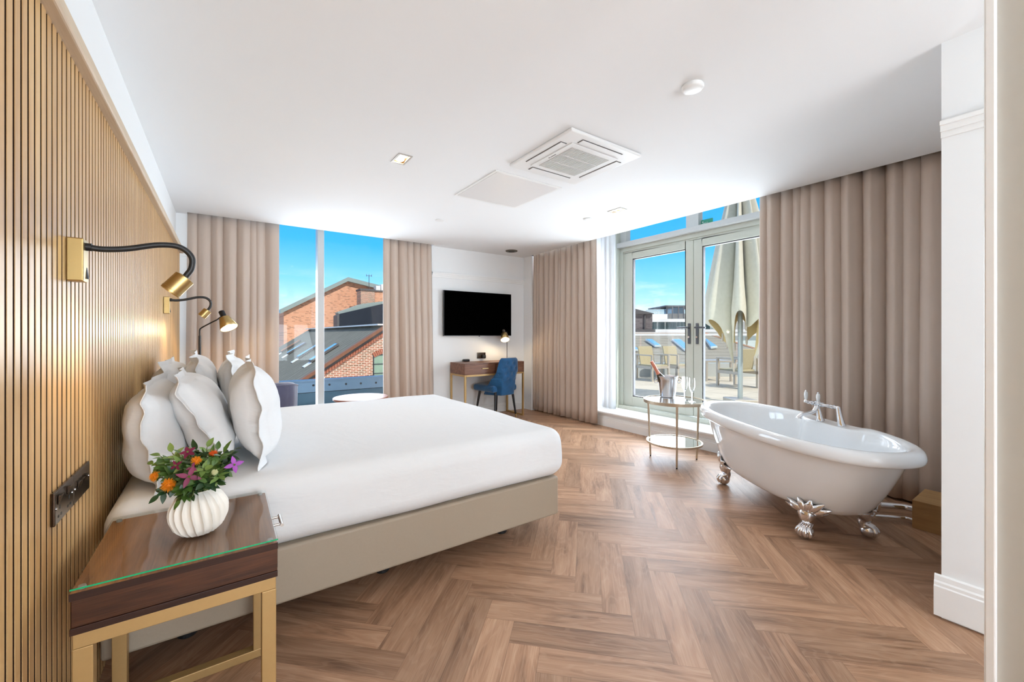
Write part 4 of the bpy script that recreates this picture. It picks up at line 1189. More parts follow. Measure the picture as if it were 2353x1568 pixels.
for s in (-1, 1):
    c = Vector((BX, BY, ZT)) + sv * s * .098 + Vector((0, 0, .168))
    h = MB().sphere(c - sv * s * .008, .012, 12, 8)
    ring = [c + sv * s * (.016 + .016 * math.cos(a)) + Vector((0, 0, -.012 + .020 * math.sin(a))) for a in [2 * PI * k / 18 for k in range(18)]]
    h.tube(ring, .0038, 8, closed=True)
    h.build('ring_handle', M['steel'], bk, smooth=True)
bt = thing('champagne_bottle', 'champagne bottle with pink foil neck leaning in the steel bucket', 'bottle', (BX, BY, ZT + .02))
tip = atD(1497, 831, (BX * SA + BY * CA) + .0)
b0 = Vector((BX, BY, ZT + .02)) + sv * .028
axb = (tip - b0).normalized(); Lb = (tip - b0).length
m = TR(b0 + axb * .03, rot_to(axb)); q = (Lb - .03) / .30
MB().lathe([(0, 0), (.036, 0), (.042, .006), (.042, .135), (.040, .155), (.030, .185), (.019, .215), (.0165, .225)], 28, m, False, True).build('glass_body', M['bottle'], bt, smooth=True)
MB().lathe([(.023, .202), (.0195, .217), (.0170, .232), (.0155, .275), (.0175, .281), (.0175, .295), (.015, .300 * q + .0), (0, .302 * q)], 24, m, True, False).build('foil_neck', M['foil'], bt, smooth=True)
MB().lathe([(.0425, .06), (.0425, .125)], 28, m, False, False).build('label_band', M['label'], bt, smooth=True)
def flute(label, u, v):
    p = atZ(u, v, ZT)
    prof = [(0, 0), (.031, 0), (.032, .002), (.02, .005), (.006, .010), (.0042, .02), (.0042, .075), (.007, .086), (.019, .110), (.026, .138), (.0262, .165), (.0235, .218), (.0225, .218),
            (.0248, .165), (.0246, .139), (.018, .113), (.005, .093), (0, .091)]
    o = MB().lathe(prof, 32, TR((p.x, p.y, ZT)), False, False).build('champagne_flute', M['crystal'], loc=(p.x, p.y, ZT), smooth=True, angle=50)
    return tag(o, label, 'glass', 'champagne flutes')
flute('empty champagne flute nearer the steel bucket on the round table', 1573, 920)
flute('empty champagne flute nearer the bathtub on the round table', 1590, 924)

# ================================================================== BATHTUB
tub = thing('bathtub', 'white roll-top bathtub on chrome claw feet before the long curtain', 'bathtub', (3.20, 1.277, 0), -math.atan2(.542, .840))
def tubring(a, b, z, n=96, top=0):
    pts = []
    for k in range(n):
        th = 2 * PI * k / n; c, s = math.cos(th), math.sin(th)
        e = 2 / 2.35
        x = b * math.copysign(abs(c) ** e, c); y = a * math.copysign(abs(s) ** e, s)
        zz = z
        # flat tap ledge on the wall side (+x)
        w = max(0, 1 - (abs(y + .02) / .25) ** 6) if abs(y + .02) < .25 else 0
        w *= 1 if c > 0 else 0
        if top == 1: zz = z - .016 * w
        if top == 2: x -= .075 * w; zz = z - .004 * w
        if top == 3: x -= .055 * w
        pts.append(Vector((x, y, zz)))
    return pts
prof = [(.30, .12, .150, 0), (.44, .19, .152, 0), (.52, .235, .162, 0), (.565, .262, .185, 0), (.61, .282, .24, 0), (.665, .302, .32, 0), (.715, .320, .41, 0), (.755, .335, .49, 0), (.772, .343, .526, 0),
        (.79, .352, .531, 0), (.825, .372, .528, 0), (.842, .382, .534, 0), (.850, .387, .548, 0), (.851, .388, .565, 0), (.846, .385, .583, 0), (.836, .378, .597, 1), (.820, .367, .6055, 1), (.800, .352, .606, 1), (.782, .337, .600, 1),
        (.768, .325, .588, 2), (.758, .316, .572, 3), (.735, .302, .50, 3), (.70, .285, .41, 3), (.65, .262, .32, 3), (.60, .238, .25, 3), (.55, .212, .215, 3), (.47, .175, .198, 0), (.30, .11, .194, 0)]
rings = [tubring(a, b, z, 96, tp) for a, b, z, tp in prof]
mb = MB(); n = 96
vs = [p for r_ in rings for p in r_]; fs = []
for i in range(len(rings) - 1):
    for k in range(n): k2 = (k + 1) % n; fs.append((i * n + k, i * n + k2, (i + 1) * n + k2, (i + 1) * n + k))
fs.append(tuple(range(n - 1, -1, -1))); fs.append(tuple((len(rings) - 1) * n + k for k in range(n)))
mb.add(vs, fs).build('tub_shell', M['enamel'], tub, smooth=True, angle=60, local=True, subsurf=1)
SHELL = [(.150, .36, .15), (.152, .44, .19), (.162, .52, .235), (.185, .565, .262), (.24, .61, .282), (.32, .665, .302), (.41, .715, .320)]
def shell(th, z, off=0):
    for (z0, a0, b0), (z1, a1, b1) in zip(SHELL, SHELL[1:]):
        if z <= z1 or z1 == .41:
            k = max(0, min(1, (z - z0) / (z1 - z0))); a_, b_ = a0 + (a1 - a0) * k, b0 + (b1 - b0) * k; break
    c_, s_ = math.cos(th), math.sin(th); e = 2 / 2.35
    p = Vector((b_ * math.copysign(abs(c_) ** e, c_), a_ * math.copysign(abs(s_) ** e, s_), z))
    o = Vector((p.x / b_ ** 2, p.y / a_ ** 2, 0)).normalized()
    return p + (o * .82 - Vector((0, 0, .57))) * off, o
def claw(sx, sy):
    th0 = math.atan2(sy * .77, sx * .64)
    base, out = shell(th0, .17)
    base = Vector((base.x, base.y, 0))
    tn = Vector((-out.y, out.x, 0))
    def P(o, z, t=0): return base + out * o + tn * t + Vector((0, 0, z))
    f = MB()
    path = spline([P(-.030, .185), P(-.004, .165), P(.012, .140), P(.008, .110), P(-.002, .086), P(.004, .066), P(.018, .05)], 5)
    rr = []
    for i in range(len(path)):
        t = i / (len(path) - 1)
        rr.append(.026 + .020 * max(0, math.sin(PI * min(1, t / .6))) - .003 * math.exp(-((t - .72) / .12) ** 2) + .007 * max(0, t - .8) / .2)
    f.tube(path, rr, 18)
    f.sphere(P(.024, .041), (.042, .042, .041), 20, 12)
    for q in (-.95, -.32, .32, .95):          # toes over the ball
        d = (out * math.cos(q) + tn * math.sin(q))
        f.tube(spline([P(.004, .084) + tn * (q * .02), P(.024, .064) + d * .030, P(.024, .040) + d * .044, P(.024, .014) + d * .036], 4), [.013] * 8 + [.012, .011, .009, .007, .004], 10)
    f.build('claw_foot', M['chrome'], tub, smooth=True, angle=60, local=True)
    w = MB()
    for dth, z1, wd in ((-.33, .165, .016), (-.30, .205, .019), (-.17, .238, .021), (0, .250, .022), (.17, .238, .021), (.30, .205, .019), (.33, .165, .016)):
        pts = []
        for q in range(8):
            t = q / 7
            p, _ = shell(th0 + dth * t, .150 + (z1 - .150) * t ** .9 + .012 * math.sin(PI * t), .004 + .016 * math.sin(PI * min(1, t * 1.05)) * (1 - .3 * t))
            pts.append(p)
        w.tube(pts, [wd * .7, wd * .95, wd, wd, wd * .92, wd * .75, wd * .5, wd * .2], 12)
    w.build('acanthus_leaf', M['chrome'], tub, smooth=True, angle=60, local=True)
for sx in (-1, 1):
    for sy in (-1, 1): claw(sx, sy)
# overflow and chain
ov = TR((.268, -.02, .47), rot_to(Vector((-1, 0, .28))))
MB().lathe([(0, .012), (.012, .012), (.016, .007), (.022, .009), (.028, .006), (.032, 0)], 28, ov, False, False).build('overflow', M['chrome'], tub, smooth=True, local=True)
ch = MB()
for k in range(16): ch.sphere((.255 - .005 * k, -.02 + .002 * math.sin(k), .435 - .0125 * k), .004, 8, 5)
ch.build('plug_chain', M['chrome'], tub, smooth=True, local=True)
# mixer tap
zl = .584
tp = MB()
for yy, x0 in ((.062, .285), (-.10, .30)):
    tp.tube([(x0 + .008, yy - .012, zl), (x0 + .008, yy - .012, zl + .008), (x0 + .006, yy - .009, zl + .02), (x0, yy, zl + .085), (x0 - .002, yy + .004, zl + .118)], [.024, .024, .0205, .015, .013], 18)
tp.sphere((.298, -.096, zl + .118), .0135, 14, 8)
tp.tube([(.298, -.096, zl + .118), (.283, .066, zl + .118), (.275, .16, zl + .118)], .0105, 14)
for yy, r_ in ((-.06, .014), (-.03, .0135), (.03, .0165), (.066, .022), (.10, .0165), (.135, .0135)): tp.tube([(.2905 - .08 * (yy + .03) , yy - .007, zl + .118), (.2905 - .08 * (yy + .03), yy + .007, zl + .118)], r_, 16)
tapo = tp.build('mixer_tap', M['chrome'], tub, smooth=True, angle=45, local=True)
sp_ = spline([(.283, .064, zl + .105), (.262, .066, zl + .070), (.225, .070, zl + .052), (.185, .074, zl + .044), (.160, .077, zl + .028), (.155, .078, zl + .014)], 6)
MB().tube(sp_, [.015] * 6 + [.0135] * (len(sp_) - 10) + [.015, .017, .018, .018], 14).build('spout', M['chrome'], tapo, smooth=True, local=True)
for yy in (.052, .165):
    x = .278 - .02 * yy
    MB().lathe([(0, 0), (.012, .001), (.013, .012), (.008, .018), (.008, .024)], 16, TR((x, yy, zl + .112)), False, True).build('handle_collar', M['chrome'], tapo, smooth=True, local=True)
    MB().lathe([(.0075, .0), (.0095, .006), (.0125, .030), (.0115, .048), (.0075, .056), (0, .058)], 16, TR((x, yy, zl + .136)), True, False).build('ceramic_lever', M['enamel'], tapo, smooth=True, local=True)
    MB().lathe([(.006, .0), (.0065, .004), (.003, .010), (0, .011)], 12, TR((x, yy, zl + .193)), True, False).build('lever_finial', M['chrome'], tapo, smooth=True, local=True)

# pipe boxing and pipes
tag(MB().box(3.50, 3.82, .402, .69, 0, .172).build('wooden_box', M['box_oak'], loc=(3.66, .546, 0), bevel=.002), 'oak box on the floor covering bath pipes beside the right wall', 'box')
pp = thing('waste_pipe', 'pair of chrome pipes running low from the bathtub to the oak box', 'pipe', (3.5, .8, 0))
MB().tube(spline([(3.27, 1.20, .145), (3.30, 1.15, .10), (3.40, 1.0, .085), (3.56, .80, .085), (3.60, .74, .085), (3.60, .692, .085)], 5), .020, 16).build('waste_pipe_large', M['chrome'], pp, smooth=True)
MB().tube(spline([(3.20, 1.20, .14), (3.22, 1.15, .05), (3.32, .98, .035), (3.50, .77, .035), (3.54, .73, .035), (3.54, .692, .035)], 5), .0105, 14).build('supply_pipe', M['chrome'], pp, smooth=True)

# ================================================================== TERRACE
TZ = .15
F3, R3 = Vector((SA, CA, 0)), Vector((CA, -SA, 0))
def fr(d, r, z): return F3 * d + R3 * r + Vector((0, 0, z))
struct('terrace', MB().prism([(4.66, -1, TZ - .06), fr(10.2, 6.5, TZ - .06) , fr(10.2, 0, TZ - .06), (4.66, 8.0, TZ - .06)], (0, 0, .06)), M['paver'])
bal = thing('glass_balustrade', 'glass balustrade with a white top rail along the edge of the terrace', 'railing', fr(10.3, 4, TZ))
a, b = fr(10.3, 1.6, 0), fr(10.3, 6.4, 0)
MB().bar(a + Vector((0, 0, 1.185)), b + Vector((0, 0, 1.185)), .10, .05).build('top_rail', M['rail_white'], bal)
MB().bar(a + Vector((0, 0, .30)), b + Vector((0, 0, .30)), .25, .36).build('kerb', plain('terrace_kerb', lin(186, 190, 188), .7), bal)
for k in range(6):
    p, q = a.lerp(b, k / 6 + .004), a.lerp(b, (k + 1) / 6 - .004)
    MB().bar(p + Vector((0, 0, .82)), q + Vector((0, 0, .82)), .012, .68).build('glass_panel', M['bal_glass'], bal)
def patio_chair(label, p, rz, first=None):
    if first is not None:
        c = copy_tree(first); c.location = p; c.rotation_euler = (0, 0, rz); c['label'] = label; return c
    c = thing('patio_chair', label, 'chair', (0, 0, 0), 0, 'aluminium terrace chairs')
    A = M['alu']; w, dp = .50, .56          # faces -y
    for s in (-1, 1):
        f = MB()
        x = s * (w / 2 - .02)
        f.box(x - .02, x + .02, -dp / 2, -dp / 2 + .04, 0, .56).box(x - .02, x + .02, dp / 2 - .04, dp / 2, 0, .56)
        f.box(x - .028, x + .028, -dp / 2, dp / 2, .56, .585).box(x - .02, x + .02, -dp / 2, dp / 2, .27, .33).box(x - .015, x + .015, -dp / 2, dp / 2, 0, .02)
        f.build('side_frame', A, c, local=True)
    MB().box(-w / 2 + .04, w / 2 - .04, -dp / 2, -dp / 2 + .04, .28, .33).build('front_rail', A, c, local=True)
    MB().box(-w / 2 + .045, w / 2 - .045, -dp / 2 + .01, dp / 2 - .06, .325, .36).build('seat', M['olive_weave'], c, local=True, bevel=.008)
    m = TR((0, dp / 2 - .07, .55), Matrix.Rotation(R(-14), 4, 'X'))
    MB().obox(m, w - .10, .03, .44).build('backrest', M['olive_weave'], c, local=True, bevel=.008)
    c.location = p; c.rotation_euler = (0, 0, rz); return c
def gnd(u, v): return atZ(u, v, TZ)
rzc = -YAW
pc = patio_chair('woven terrace chair outside, left of the pair facing the doors', fr(9.45, 9.45 * (1499 - CX) / FPX, TZ), rzc + R(22))
patio_chair('woven terrace chair outside, right of the pair facing the doors', fr(9.62, 9.62 * (1556 - CX) / FPX, TZ), rzc + R(22), pc)
patio_chair('terrace chair outside behind the parasol pole, its back to the doors', fr(8.2, 8.2 * (1694 - CX) / FPX, TZ), rzc + R(-160), pc)
lt = thing('patio_table', 'low metal terrace table outside, seen left of the parasol pole', 'table', fr(9.45, 9.45 * (1638 - CX) / FPX, TZ), rzc)
MB().box(-.30, .30, -.3, .3, .42, .46).build('tabletop', M['alu'], lt, local=True)
for x in (-.27, .27):
    for y in (-.27, .27): MB().box(x - .02, x + .02, y - .02, y + .02, 0, .42).build('leg', M['alu'], lt, local=True)

# parasol
PD = 6.36; pr = PD * (1701 - CX) / FPX; PP = fr(PD, pr, TZ)
pa = thing('parasol', 'closed pale grey parasol with drooping folds on the terrace outside the doors', 'parasol', PP)
MB().obox(TR(PP + Vector((0, 0, .03)), Matrix.Rotation(rzc, 4, 'Z')), .36, .36, .06).build('base_plate', M['alu'], pa, bevel=.01)
MB().cyl(PP + Vector((0, 0, .06)), PP + Vector((0, 0, 3.7)), .036, 20).build('pole', M['parasol_pole'], pa, smooth=True)
NP = 8
RIBZ = [1.1, 1.0, 1.05, 1.15, .70, 1.32, .80, .95]; MIDZ = [1.45, 1.5, 1.4, 1.42, 1.54, 1.46, 1.22, 1.3]
def canopy(u, v):
    k = NP * u; i = int(k) % NP; f = k - int(k)
    th = 2 * PI * u + .62
    ridge = .5 - .5 * math.cos(2 * PI * f)                     # 0 on a rib, 1 in the middle of a panel
    lobe = ridge ** .55
    rib = RIBZ[i] * (1 - f) + RIBZ[(i + 1) % NP] * f
    zb = rib + (MIDZ[i] - rib) * ridge ** .7 - TZ
    z = 3.55 + (zb - 3.55) * v
    t = min(1, (3.55 - z) / 2.1)
    rad = .06 + .46 * t ** .8
    r_ = rad * (.16 + .34 * t ** 3 + (.84 - .34 * t ** 3) * lobe) * (1 + .10 * math.cos(4 * PI * f) * (1 - .3 * t))
    low = max(0, (t - 1) if t > 1 else 0) + max(0, (1.42 - TZ - z)) * 1.0
    r_ *= max(.6, 1 - .30 * low)
    r_ += .018 * math.sin(17 * th + 3 * i) * v
    tw = (.18 * (f - .5) * ridge + .12 * math.sin(2 * th)) * v
    c, s = math.cos(th + tw), math.sin(th + tw)
    return PP + Vector((0, 0, z)) + R3 * (max(.05, r_) * c) + F3 * (max(.05, r_) * s * .85)
cv = MB().grid(canopy, NP * 22, 30, wrapu=True).build('canopy', M['canvas'], pa, smooth=True, angle=80)
for k in range(NP):
    if True:
        q = canopy(k / NP, 1.0)
        MB().tube([q + Vector((0, 0, .06)), q + Vector((0, 0, -.04)), q + Vector((0, 0, -.075))], [.016, .016, .006], 10).build('rib_tip', M['alu'], pa, smooth=True)

# roof with skylights below the terrace edge
rb = thing('tiled_roof', 'grey-brown tiled roof with skylights just beyond the terrace', 'roof', fr(13, 6, -2))
def roofpt(s, r): # s 0 eave, 1 ridge
    return fr(12.6 + 10.4 * s, r, -1.2 + 2.45 * s)
g = MB()
ridge_r = 10.6
g.add([roofpt(0, 1), roofpt(0, 13.5), roofpt(1, ridge_r), roofpt(1, 3)], [(0, 1, 2, 3)])
g.build('roof_slope', M['roof_tile'], rb, solid=.1)
MB().bar(roofpt(1, 3), roofpt(1, ridge_r), .25, .12).build('ridge_cap', M['rail_white'], rb)
MB().bar(roofpt(1, ridge_r), roofpt(0, 13.5), .25, .12).build('hip_cap', M['timber'], rb)
def roofuv(u, v):
    """hit the roof slope along a viewing line"""
    d = ray(u, v); n = (roofpt(0, 9) - roofpt(0, 2)).cross(roofpt(1, 5) - roofpt(0, 5)).normalized()
    t = (roofpt(0, 2) - CAM).dot(n) / d.dot(n); return CAM + d * t, n
for quad in (((1482, 787), (1497, 787), (1519, 803), (1505, 803)), ((1543, 787), (1562, 787), (1592, 812), (1572, 812)), ((1619, 786), (1621, 786), (1648, 805), (1633, 807)), ((1450, 800), (1455, 802), (1467, 812), (1450, 813))):
    pts = []
    for (u, v) in quad: p, nn = roofuv(u, v); pts.append(p)
    if nn.z < 0: nn = -nn
    s = MB().prism([p + nn * .10 for p in pts], nn * .08).build('skylight', M['rail_white'], rb)
    c = sum(pts, Vector()) / 4
    MB().prism([c + (p - c) * .86 + nn * .17 for p in pts], nn * .03).build('skylight_pane', M['lightglass'], s)

# buildings behind the terrace
def block(d, u0, u1, v0, v1, dep):
    """front rectangle facing the viewer at depth d, extruded back"""
    r0, r1 = d * (u0 - CX) / FPX, d * (u1 - CX) / FPX; z0, z1 = CAMZ + d * (HZ - v1) / FPX, CAMZ + d * (HZ - v0) / FPX
    return MB().prism([fr(d, r0, z0), fr(d, r1, z0), fr(d, r1, z1), fr(d, r0, z1)], F3 * dep)
gb = thing('grey_brick_house', 'grey brick house with a shallow metal roof, far beyond the terrace at the left', 'building', fr(30, 9, -2))
block(30, 1440, 1499, 722, 830, 8).build('wall', M['brick_grey'], gb)
zr = lambda v, d: CAMZ + d * (HZ - v) / FPX
rr0 = lambda u, d: d * (u - CX) / FPX
MB().prism([fr(29.8, rr0(1440, 30), zr(722, 30)), fr(29.8, rr0(1500, 30), zr(722, 30)), fr(29.8, rr0(1500, 30), zr(720.5, 30)), fr(29.8, rr0(1452, 30), zr(709, 30)), fr(29.8, rr0(1440, 30), zr(709, 30))], F3 * 8).build('roof', M['darkgrey'], gb)
block(29.9, 1480.5, 1484, 724, 757, .1).build('downpipe', M['darkgrey'], gb)
block(29.7, 1440, 1506, 757, 800, .6).build('parapet', M['darkgrey'], gb)
wb_ = thing('apartment_building', 'long white modern apartment block with balconies and glass, far beyond the terrace', 'building', fr(46, 16, -2))
block(46.6, 1494, 1760, 737, 830, 9).build('wall', M['render_white'], wb_)
block(46.6, 1494, 1534, 722, 737, 9).build('upper_wall', M['render_white'], wb_)
block(46, 1494, 1760, 733, 740, 1).build('roof_edge', M['rail_white'], wb_)
block(46, 1494, 1760, 757, 763, 1).build('balcony_slab', M['rail_white'], wb_)
for u in (1500, 1513, 1518, 1531, 1541, 1548, 1556, 1564, 1572, 1609, 1618, 1625):
    block(46.5, u, u + (9 if u in (1500, 1518, 1531) else 6.3), 741, 757, .3).build('window', M['winglass'], wb_)
block(46.05, 1494, 1640, 750, 757, .05).build('balcony_glass', M['bal_glass'], wb_)
block(48, 1536, 1760, 721, 734, 8).build('penthouse_wall', plain('grey_panel', lin(186, 184, 178), .7), wb_)
pg = block(47, 1529, 1760, 702, 704.5, 6).build('pergola_roof', M['darkgrey'], wb_)
for u in (1532, 1545, 1559, 1571): block(47, u, u + 1.6, 704, 734, .2).build('pergola_post', M['darkgrey'], wb_)
block(49.5, 1547, 1572, 706, 721, 3).build('penthouse_glass', M['lightglass'], wb_)
rl = MB()
for k in range(16):
    u = 1484 + k * 3.0; r_ = block(50, u, u + .6, 714, 722, .05); rl.add(r_.v, r_.f)
r_ = block(50, 1484, 1534, 713.6, 714.4, .05); rl.add(r_.v, r_.f); rl.build('roof_railing', M['darkgrey'], wb_)
rbk = thing('red_brick_block', 'distant red brick flats with white bands, glimpsed beside the parasol pole', 'building', fr(60, 32, -4))
block(60, 1660, 1790, 752, 840, 6).build('wall', brick_mat('far_red_brick', lin(170, 86, 66), lin(150, 72, 56), lin(160, 110, 92), .15, .01, 'x'), rbk)
for v in (760, 782): block(59.8, 1660, 1790, v, v + 4, .2).build('white_band', M['rail_white'], rbk)

# ================================================================== VIEW THROUGH THE FAR WINDOW
pb = thing('parapet_beam', 'blue-grey bolted steel parapet outside the far window', 'parapet', (1.3, 6.05, -.4))
MB().box(-2, 4.2, 6.0, 6.06, .43, .578).box(-2, 4.2, 5.97, 6.14, .578, .592).build('beam', M['beam'], pb)
MB().box(-2, 4.2, 5.985, 6.05, -.4, .425).build('lower_panel', M['teal'], pb)
for u in (658, 720, 757, 795, 829, 864):
    p = atY(u, 886 - (u - 720) * .043, 6.0)
    MB().sphere((p.x, 5.998, p.z), (.014, .006, .014), 12, 6).build('bolt', M['black'], pb, smooth=True)

YG = 19.0
oh = thing('brick_gable_house', 'old red brick gabled building with a grey sheet roof and rooflights outside the far window', 'building', (4, YG, -4))
RX, RZ = 6.1, 1.62; SLP = .655
def rz_(x): return RZ - SLP * (RX - x)
XE = -1.5
MB().prism([(XE, YG, -4), (2 * RX - XE, YG, -4), (2 * RX - XE, YG, rz_(XE) - .35), (RX, YG, RZ - .35), (XE, YG, rz_(XE) - .35)], (0, .4, 0)).build('gable_wall', M['brick_old'], oh)
MB().prism([(XE - .3, YG - .15, rz_(XE - .3)), (RX, YG - .15, RZ), (RX, YG - .15, RZ - .06), (XE - .3, YG - .15, rz_(XE - .3) - .06)], (0, 20.6, 0)).build('roof_slope', M['roof_corr'], oh)
MB().prism([(RX, YG - .15, RZ), (2 * RX - XE, YG - .15, rz_(XE)), (2 * RX - XE, YG - .15, rz_(XE) - .06), (RX, YG - .15, RZ - .06)], (0, 20.6, 0)).build('roof_slope', M['roof_corr'], oh)
MB().box(RX - .35, RX + .35, YG, YG + 20.5, RZ - .02, RZ + .05).build('ridge_flashing', M['rail_white'], oh)
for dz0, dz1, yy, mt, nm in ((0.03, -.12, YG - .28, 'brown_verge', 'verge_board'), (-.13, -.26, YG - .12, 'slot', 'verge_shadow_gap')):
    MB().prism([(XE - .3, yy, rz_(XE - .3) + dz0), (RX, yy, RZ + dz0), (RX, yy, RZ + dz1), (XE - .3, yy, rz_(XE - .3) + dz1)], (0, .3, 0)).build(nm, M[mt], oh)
co = MB()
for k in range(70):                           # sloping course of headers under the verge
    x = XE + k * .11; 
    if x > RX - .05: break
    co.prism([(x, YG - .09, rz_(x) - .27), (x + .095, YG - .09, rz_(x + .095) - .27), (x + .095, YG - .09, rz_(x + .095) - .43), (x, YG - .09, rz_(x) - .43)], (0, .1, 0))
co.build('corbel_course', plain('corbel_brick', lin(170, 104, 80), .8, var=.2, vscale=9), oh)
# arched window in the gable
wl = atY(857, 820, YG).x; wz0, wz1 = atY(868, 885, YG).z, atY(868, 822, YG).z
ww = 1.5
def arch(x0, x1, z0, z1, rise, y, n=9):
    pts = [(x0, y, z0), (x1, y, z0)]
    for k in range(n + 1):
        t = k / n; pts.append((x1 + (x0 - x1) * t, y, z1 + rise * math.sin(PI * t)))
    return pts
MB().prism(arch(wl, wl + ww, wz0, wz1, .22, YG - .02), (0, .03, 0)).build('window_pane', plain('green_window_glass', lin(140, 168, 150), .15, var=.2, vscale=3), oh)
gbk = MB()
for k in range(4): gbk.box(wl + .02 + k * .48 - .02, wl + .02 + k * .48 + .02, YG - .05, YG - .02, wz0, wz1 + .1)
for k in range(4): gbk.box(wl, wl + ww, YG - .05, YG - .02, wz0 + .1 + k * .42, wz0 + .13 + k * .42)
gbk.build('glazing_bars', M['slate'], oh)
ar = MB()
for k in range(18):
    t = (k + .5) / 18; x = wl + ww * t; z = wz1 + .22 * math.sin(PI * t); an = math.cos(PI * t) * .45
    ar.obox(TR((x, YG - .03, z + .11), Matrix.Rotation(-an * .9, 4, 'Y')), .072, .08, .21)
ar.build('window_arch', plain('arch_brick', lin(176, 108, 84), .8, var=.15, vscale=8), oh)
def onroof(u, v):
    d = ray(u, v); n = Vector((-SLP, 0, 1)); p0 = Vector((RX, YG, RZ)); t = (p0 - CAM).dot(n) / d.dot(n); return CAM + d * t
nrf = Vector((-SLP, 0, 1)).normalized()
def rstrip(u0, v0, u1, v1, wide, mat, name, apron=True):
    a, b = onroof(u0, v0), onroof(u1, v1); b = Vector((b.x, a.y, rz_(b.x)))
    wy = Vector((0, wide, 0))
    s = MB().prism([a + nrf * .03, b + nrf * .03, b + wy + nrf * .03, a + wy + nrf * .03], nrf * .10).build(name, M['darkgrey'], oh)
    sl = (b - a)
    MB().prism([a + sl * .03 + wy * .14 + nrf * .13, b - sl * .03 + wy * .14 + nrf * .13, b - sl * .03 + wy * .86 + nrf * .13, a + sl * .03 + wy * .86 + nrf * .13], nrf * .02).build('rooflight_pane', M[mat], s)
    if apron:
        d = -sl.normalized() * .38
        MB().prism([a + nrf * .01, a + wy + nrf * .01, a + wy + d + nrf * .01, a + d + nrf * .01], nrf * .03).build('lead_apron', M['rail_white'], s)
rstrip(687, 826, 742, 790, .62, 'lightglass', 'rooflight'); rstrip(717, 835, 785, 795, .62, 'lightglass', 'rooflight')
rstrip(663, 816, 700, 790, .6, 'lightglass', 'rooflight'); rstrip(648, 812, 692, 785, .55, 'timber', 'rooflight')
YL = 45.0
bb = thing('large_brick_gable', 'tall orange brick gable with zinc roof edge, behind the old brick building', 'building', (10, YL, -6))
pts = [atY(640, 718, YL), atY(800, 640, YL), atY(905, 664, YL)]
x0, x2 = atY(652, 718, YL).x, pts[2].x
z_l = atY(652, 716, YL).z
MB().prism([(x0, YL, -8), (x2 + 6, YL, -8), (x2 + 6, YL, pts[2].z - 1.7), (x2, YL, pts[2].z - .12), (pts[1].x, YL, pts[1].z - .12), (x0, YL, z_l - .05)], (0, 10, 0)).build('gable_wall', M['brick_orange'], bb)
def fascia(p, q, nm):
    p, q = Vector(p), Vector(q)
    MB().prism([p, q, q - Vector((0, 0, .42)), p - Vector((0, 0, .42))], (0, .5, 0)).build(nm, M['zinc'], bb)
YL2 = YL - .4
fascia(atY(644, 711, YL2), atY(800, 637, YL2), 'verge_fascia'); fascia(atY(800, 637, YL2), atY(905, 664, YL2), 'verge_fascia')
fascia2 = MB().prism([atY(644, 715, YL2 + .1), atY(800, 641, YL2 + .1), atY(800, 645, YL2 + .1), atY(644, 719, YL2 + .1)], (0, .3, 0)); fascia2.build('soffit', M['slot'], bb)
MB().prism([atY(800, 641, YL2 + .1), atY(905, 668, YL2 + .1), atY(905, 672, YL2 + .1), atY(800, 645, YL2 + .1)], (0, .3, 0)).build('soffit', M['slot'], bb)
def pbox(u0, u1, v0, v1, Y, dep, vL=None):
    a, b = atY(u0, v0, Y), atY(u1, v0, Y); zt_ = (a.z + b.z) / 2; zb_ = atY((u0 + u1) / 2, v1, Y).z
    return MB().box(a.x, b.x, Y, Y + dep, zb_, zt_)
ck = thing('brick_chimney', 'weathered brick chimney stack beside the large orange gable', 'chimney', (12, 42, 3))
pbox(829, 861, 666, 745, 42, 1.5).build('stack', M['brick_old'], ck)
pbox(828, 862, 664, 668, 41.9, 1.7).build('cap', M['darkgrey'], ck)
ck2 = thing('brick_chimney', 'shorter brick chimney at the right edge of the far window, below white units', 'chimney', (14, 43, 3))
pbox(861.5, 900, 670, 745, 43, 1.5).build('stack', M['brick_orange'], ck2)
pbox(861, 900, 668, 671, 42.9, 1.7).build('cap', M['darkgrey'], ck2)
un = thing('rooftop_units', 'white air conditioning units on the short chimney outside the far window', 'air conditioner', (14, 43.2, 6))
pbox(864, 874, 657, 668, 43.2, .8).build('unit', M['rail_white'], un); pbox(876, 892, 654, 668, 43.2, .8).build('unit', M['rail_white'], un)
an = thing('aerial', 'thin rooftop aerial on the brick chimney outside the far window', 'aerial', (12, 42.4, 5))
p0, p1 = atY(848, 664, 42.4), atY(848, 634, 42.4)
MB().cyl(p0, p1, .03, 6).build('mast', M['darkgrey'], an)
MB().bar(p1 + Vector((-.28, 0, 0)), p1 + Vector((.28, 0, 0)), .035, .035).build('crossbar', M['darkgrey'], an)
for q in (-.25, 0, .25): MB().bar(p1 + Vector((q, 0, -.1)), p1 + Vector((q, 0, .15)), .035, .035, (1, 0, 0)).build('element', M['darkgrey'], an)
db = thing('slate_dormer', 'dark slate-clad rooftop box with grey edging in front of the orange gable', 'dormer', (8, 30, 0))
Yd = 40.2
A, Bq = atY(779, 722, Yd), atY(900, 694, Yd)
MB().prism([(A.x, Yd, -1), (Bq.x, Yd, -1), (Bq.x, Yd, Bq.z), (A.x, Yd, A.z)], (0, 1.5, 0)).build('cladding', M['slatecourse'], db)
MB().prism([(A.x - .18, Yd - .1, -1), (A.x, Yd - .1, -1), (A.x, Yd - .1, A.z + .0), (A.x - .18, Yd - .1, A.z - .15)], (0, 1.6, 0)).build('corner_trim', M['darkgrey'], db)
q1, q2, q3 = atY(776, 718, Yd + .2), atY(830, 699, Yd + .2), atY(900, 690, Yd + .2)
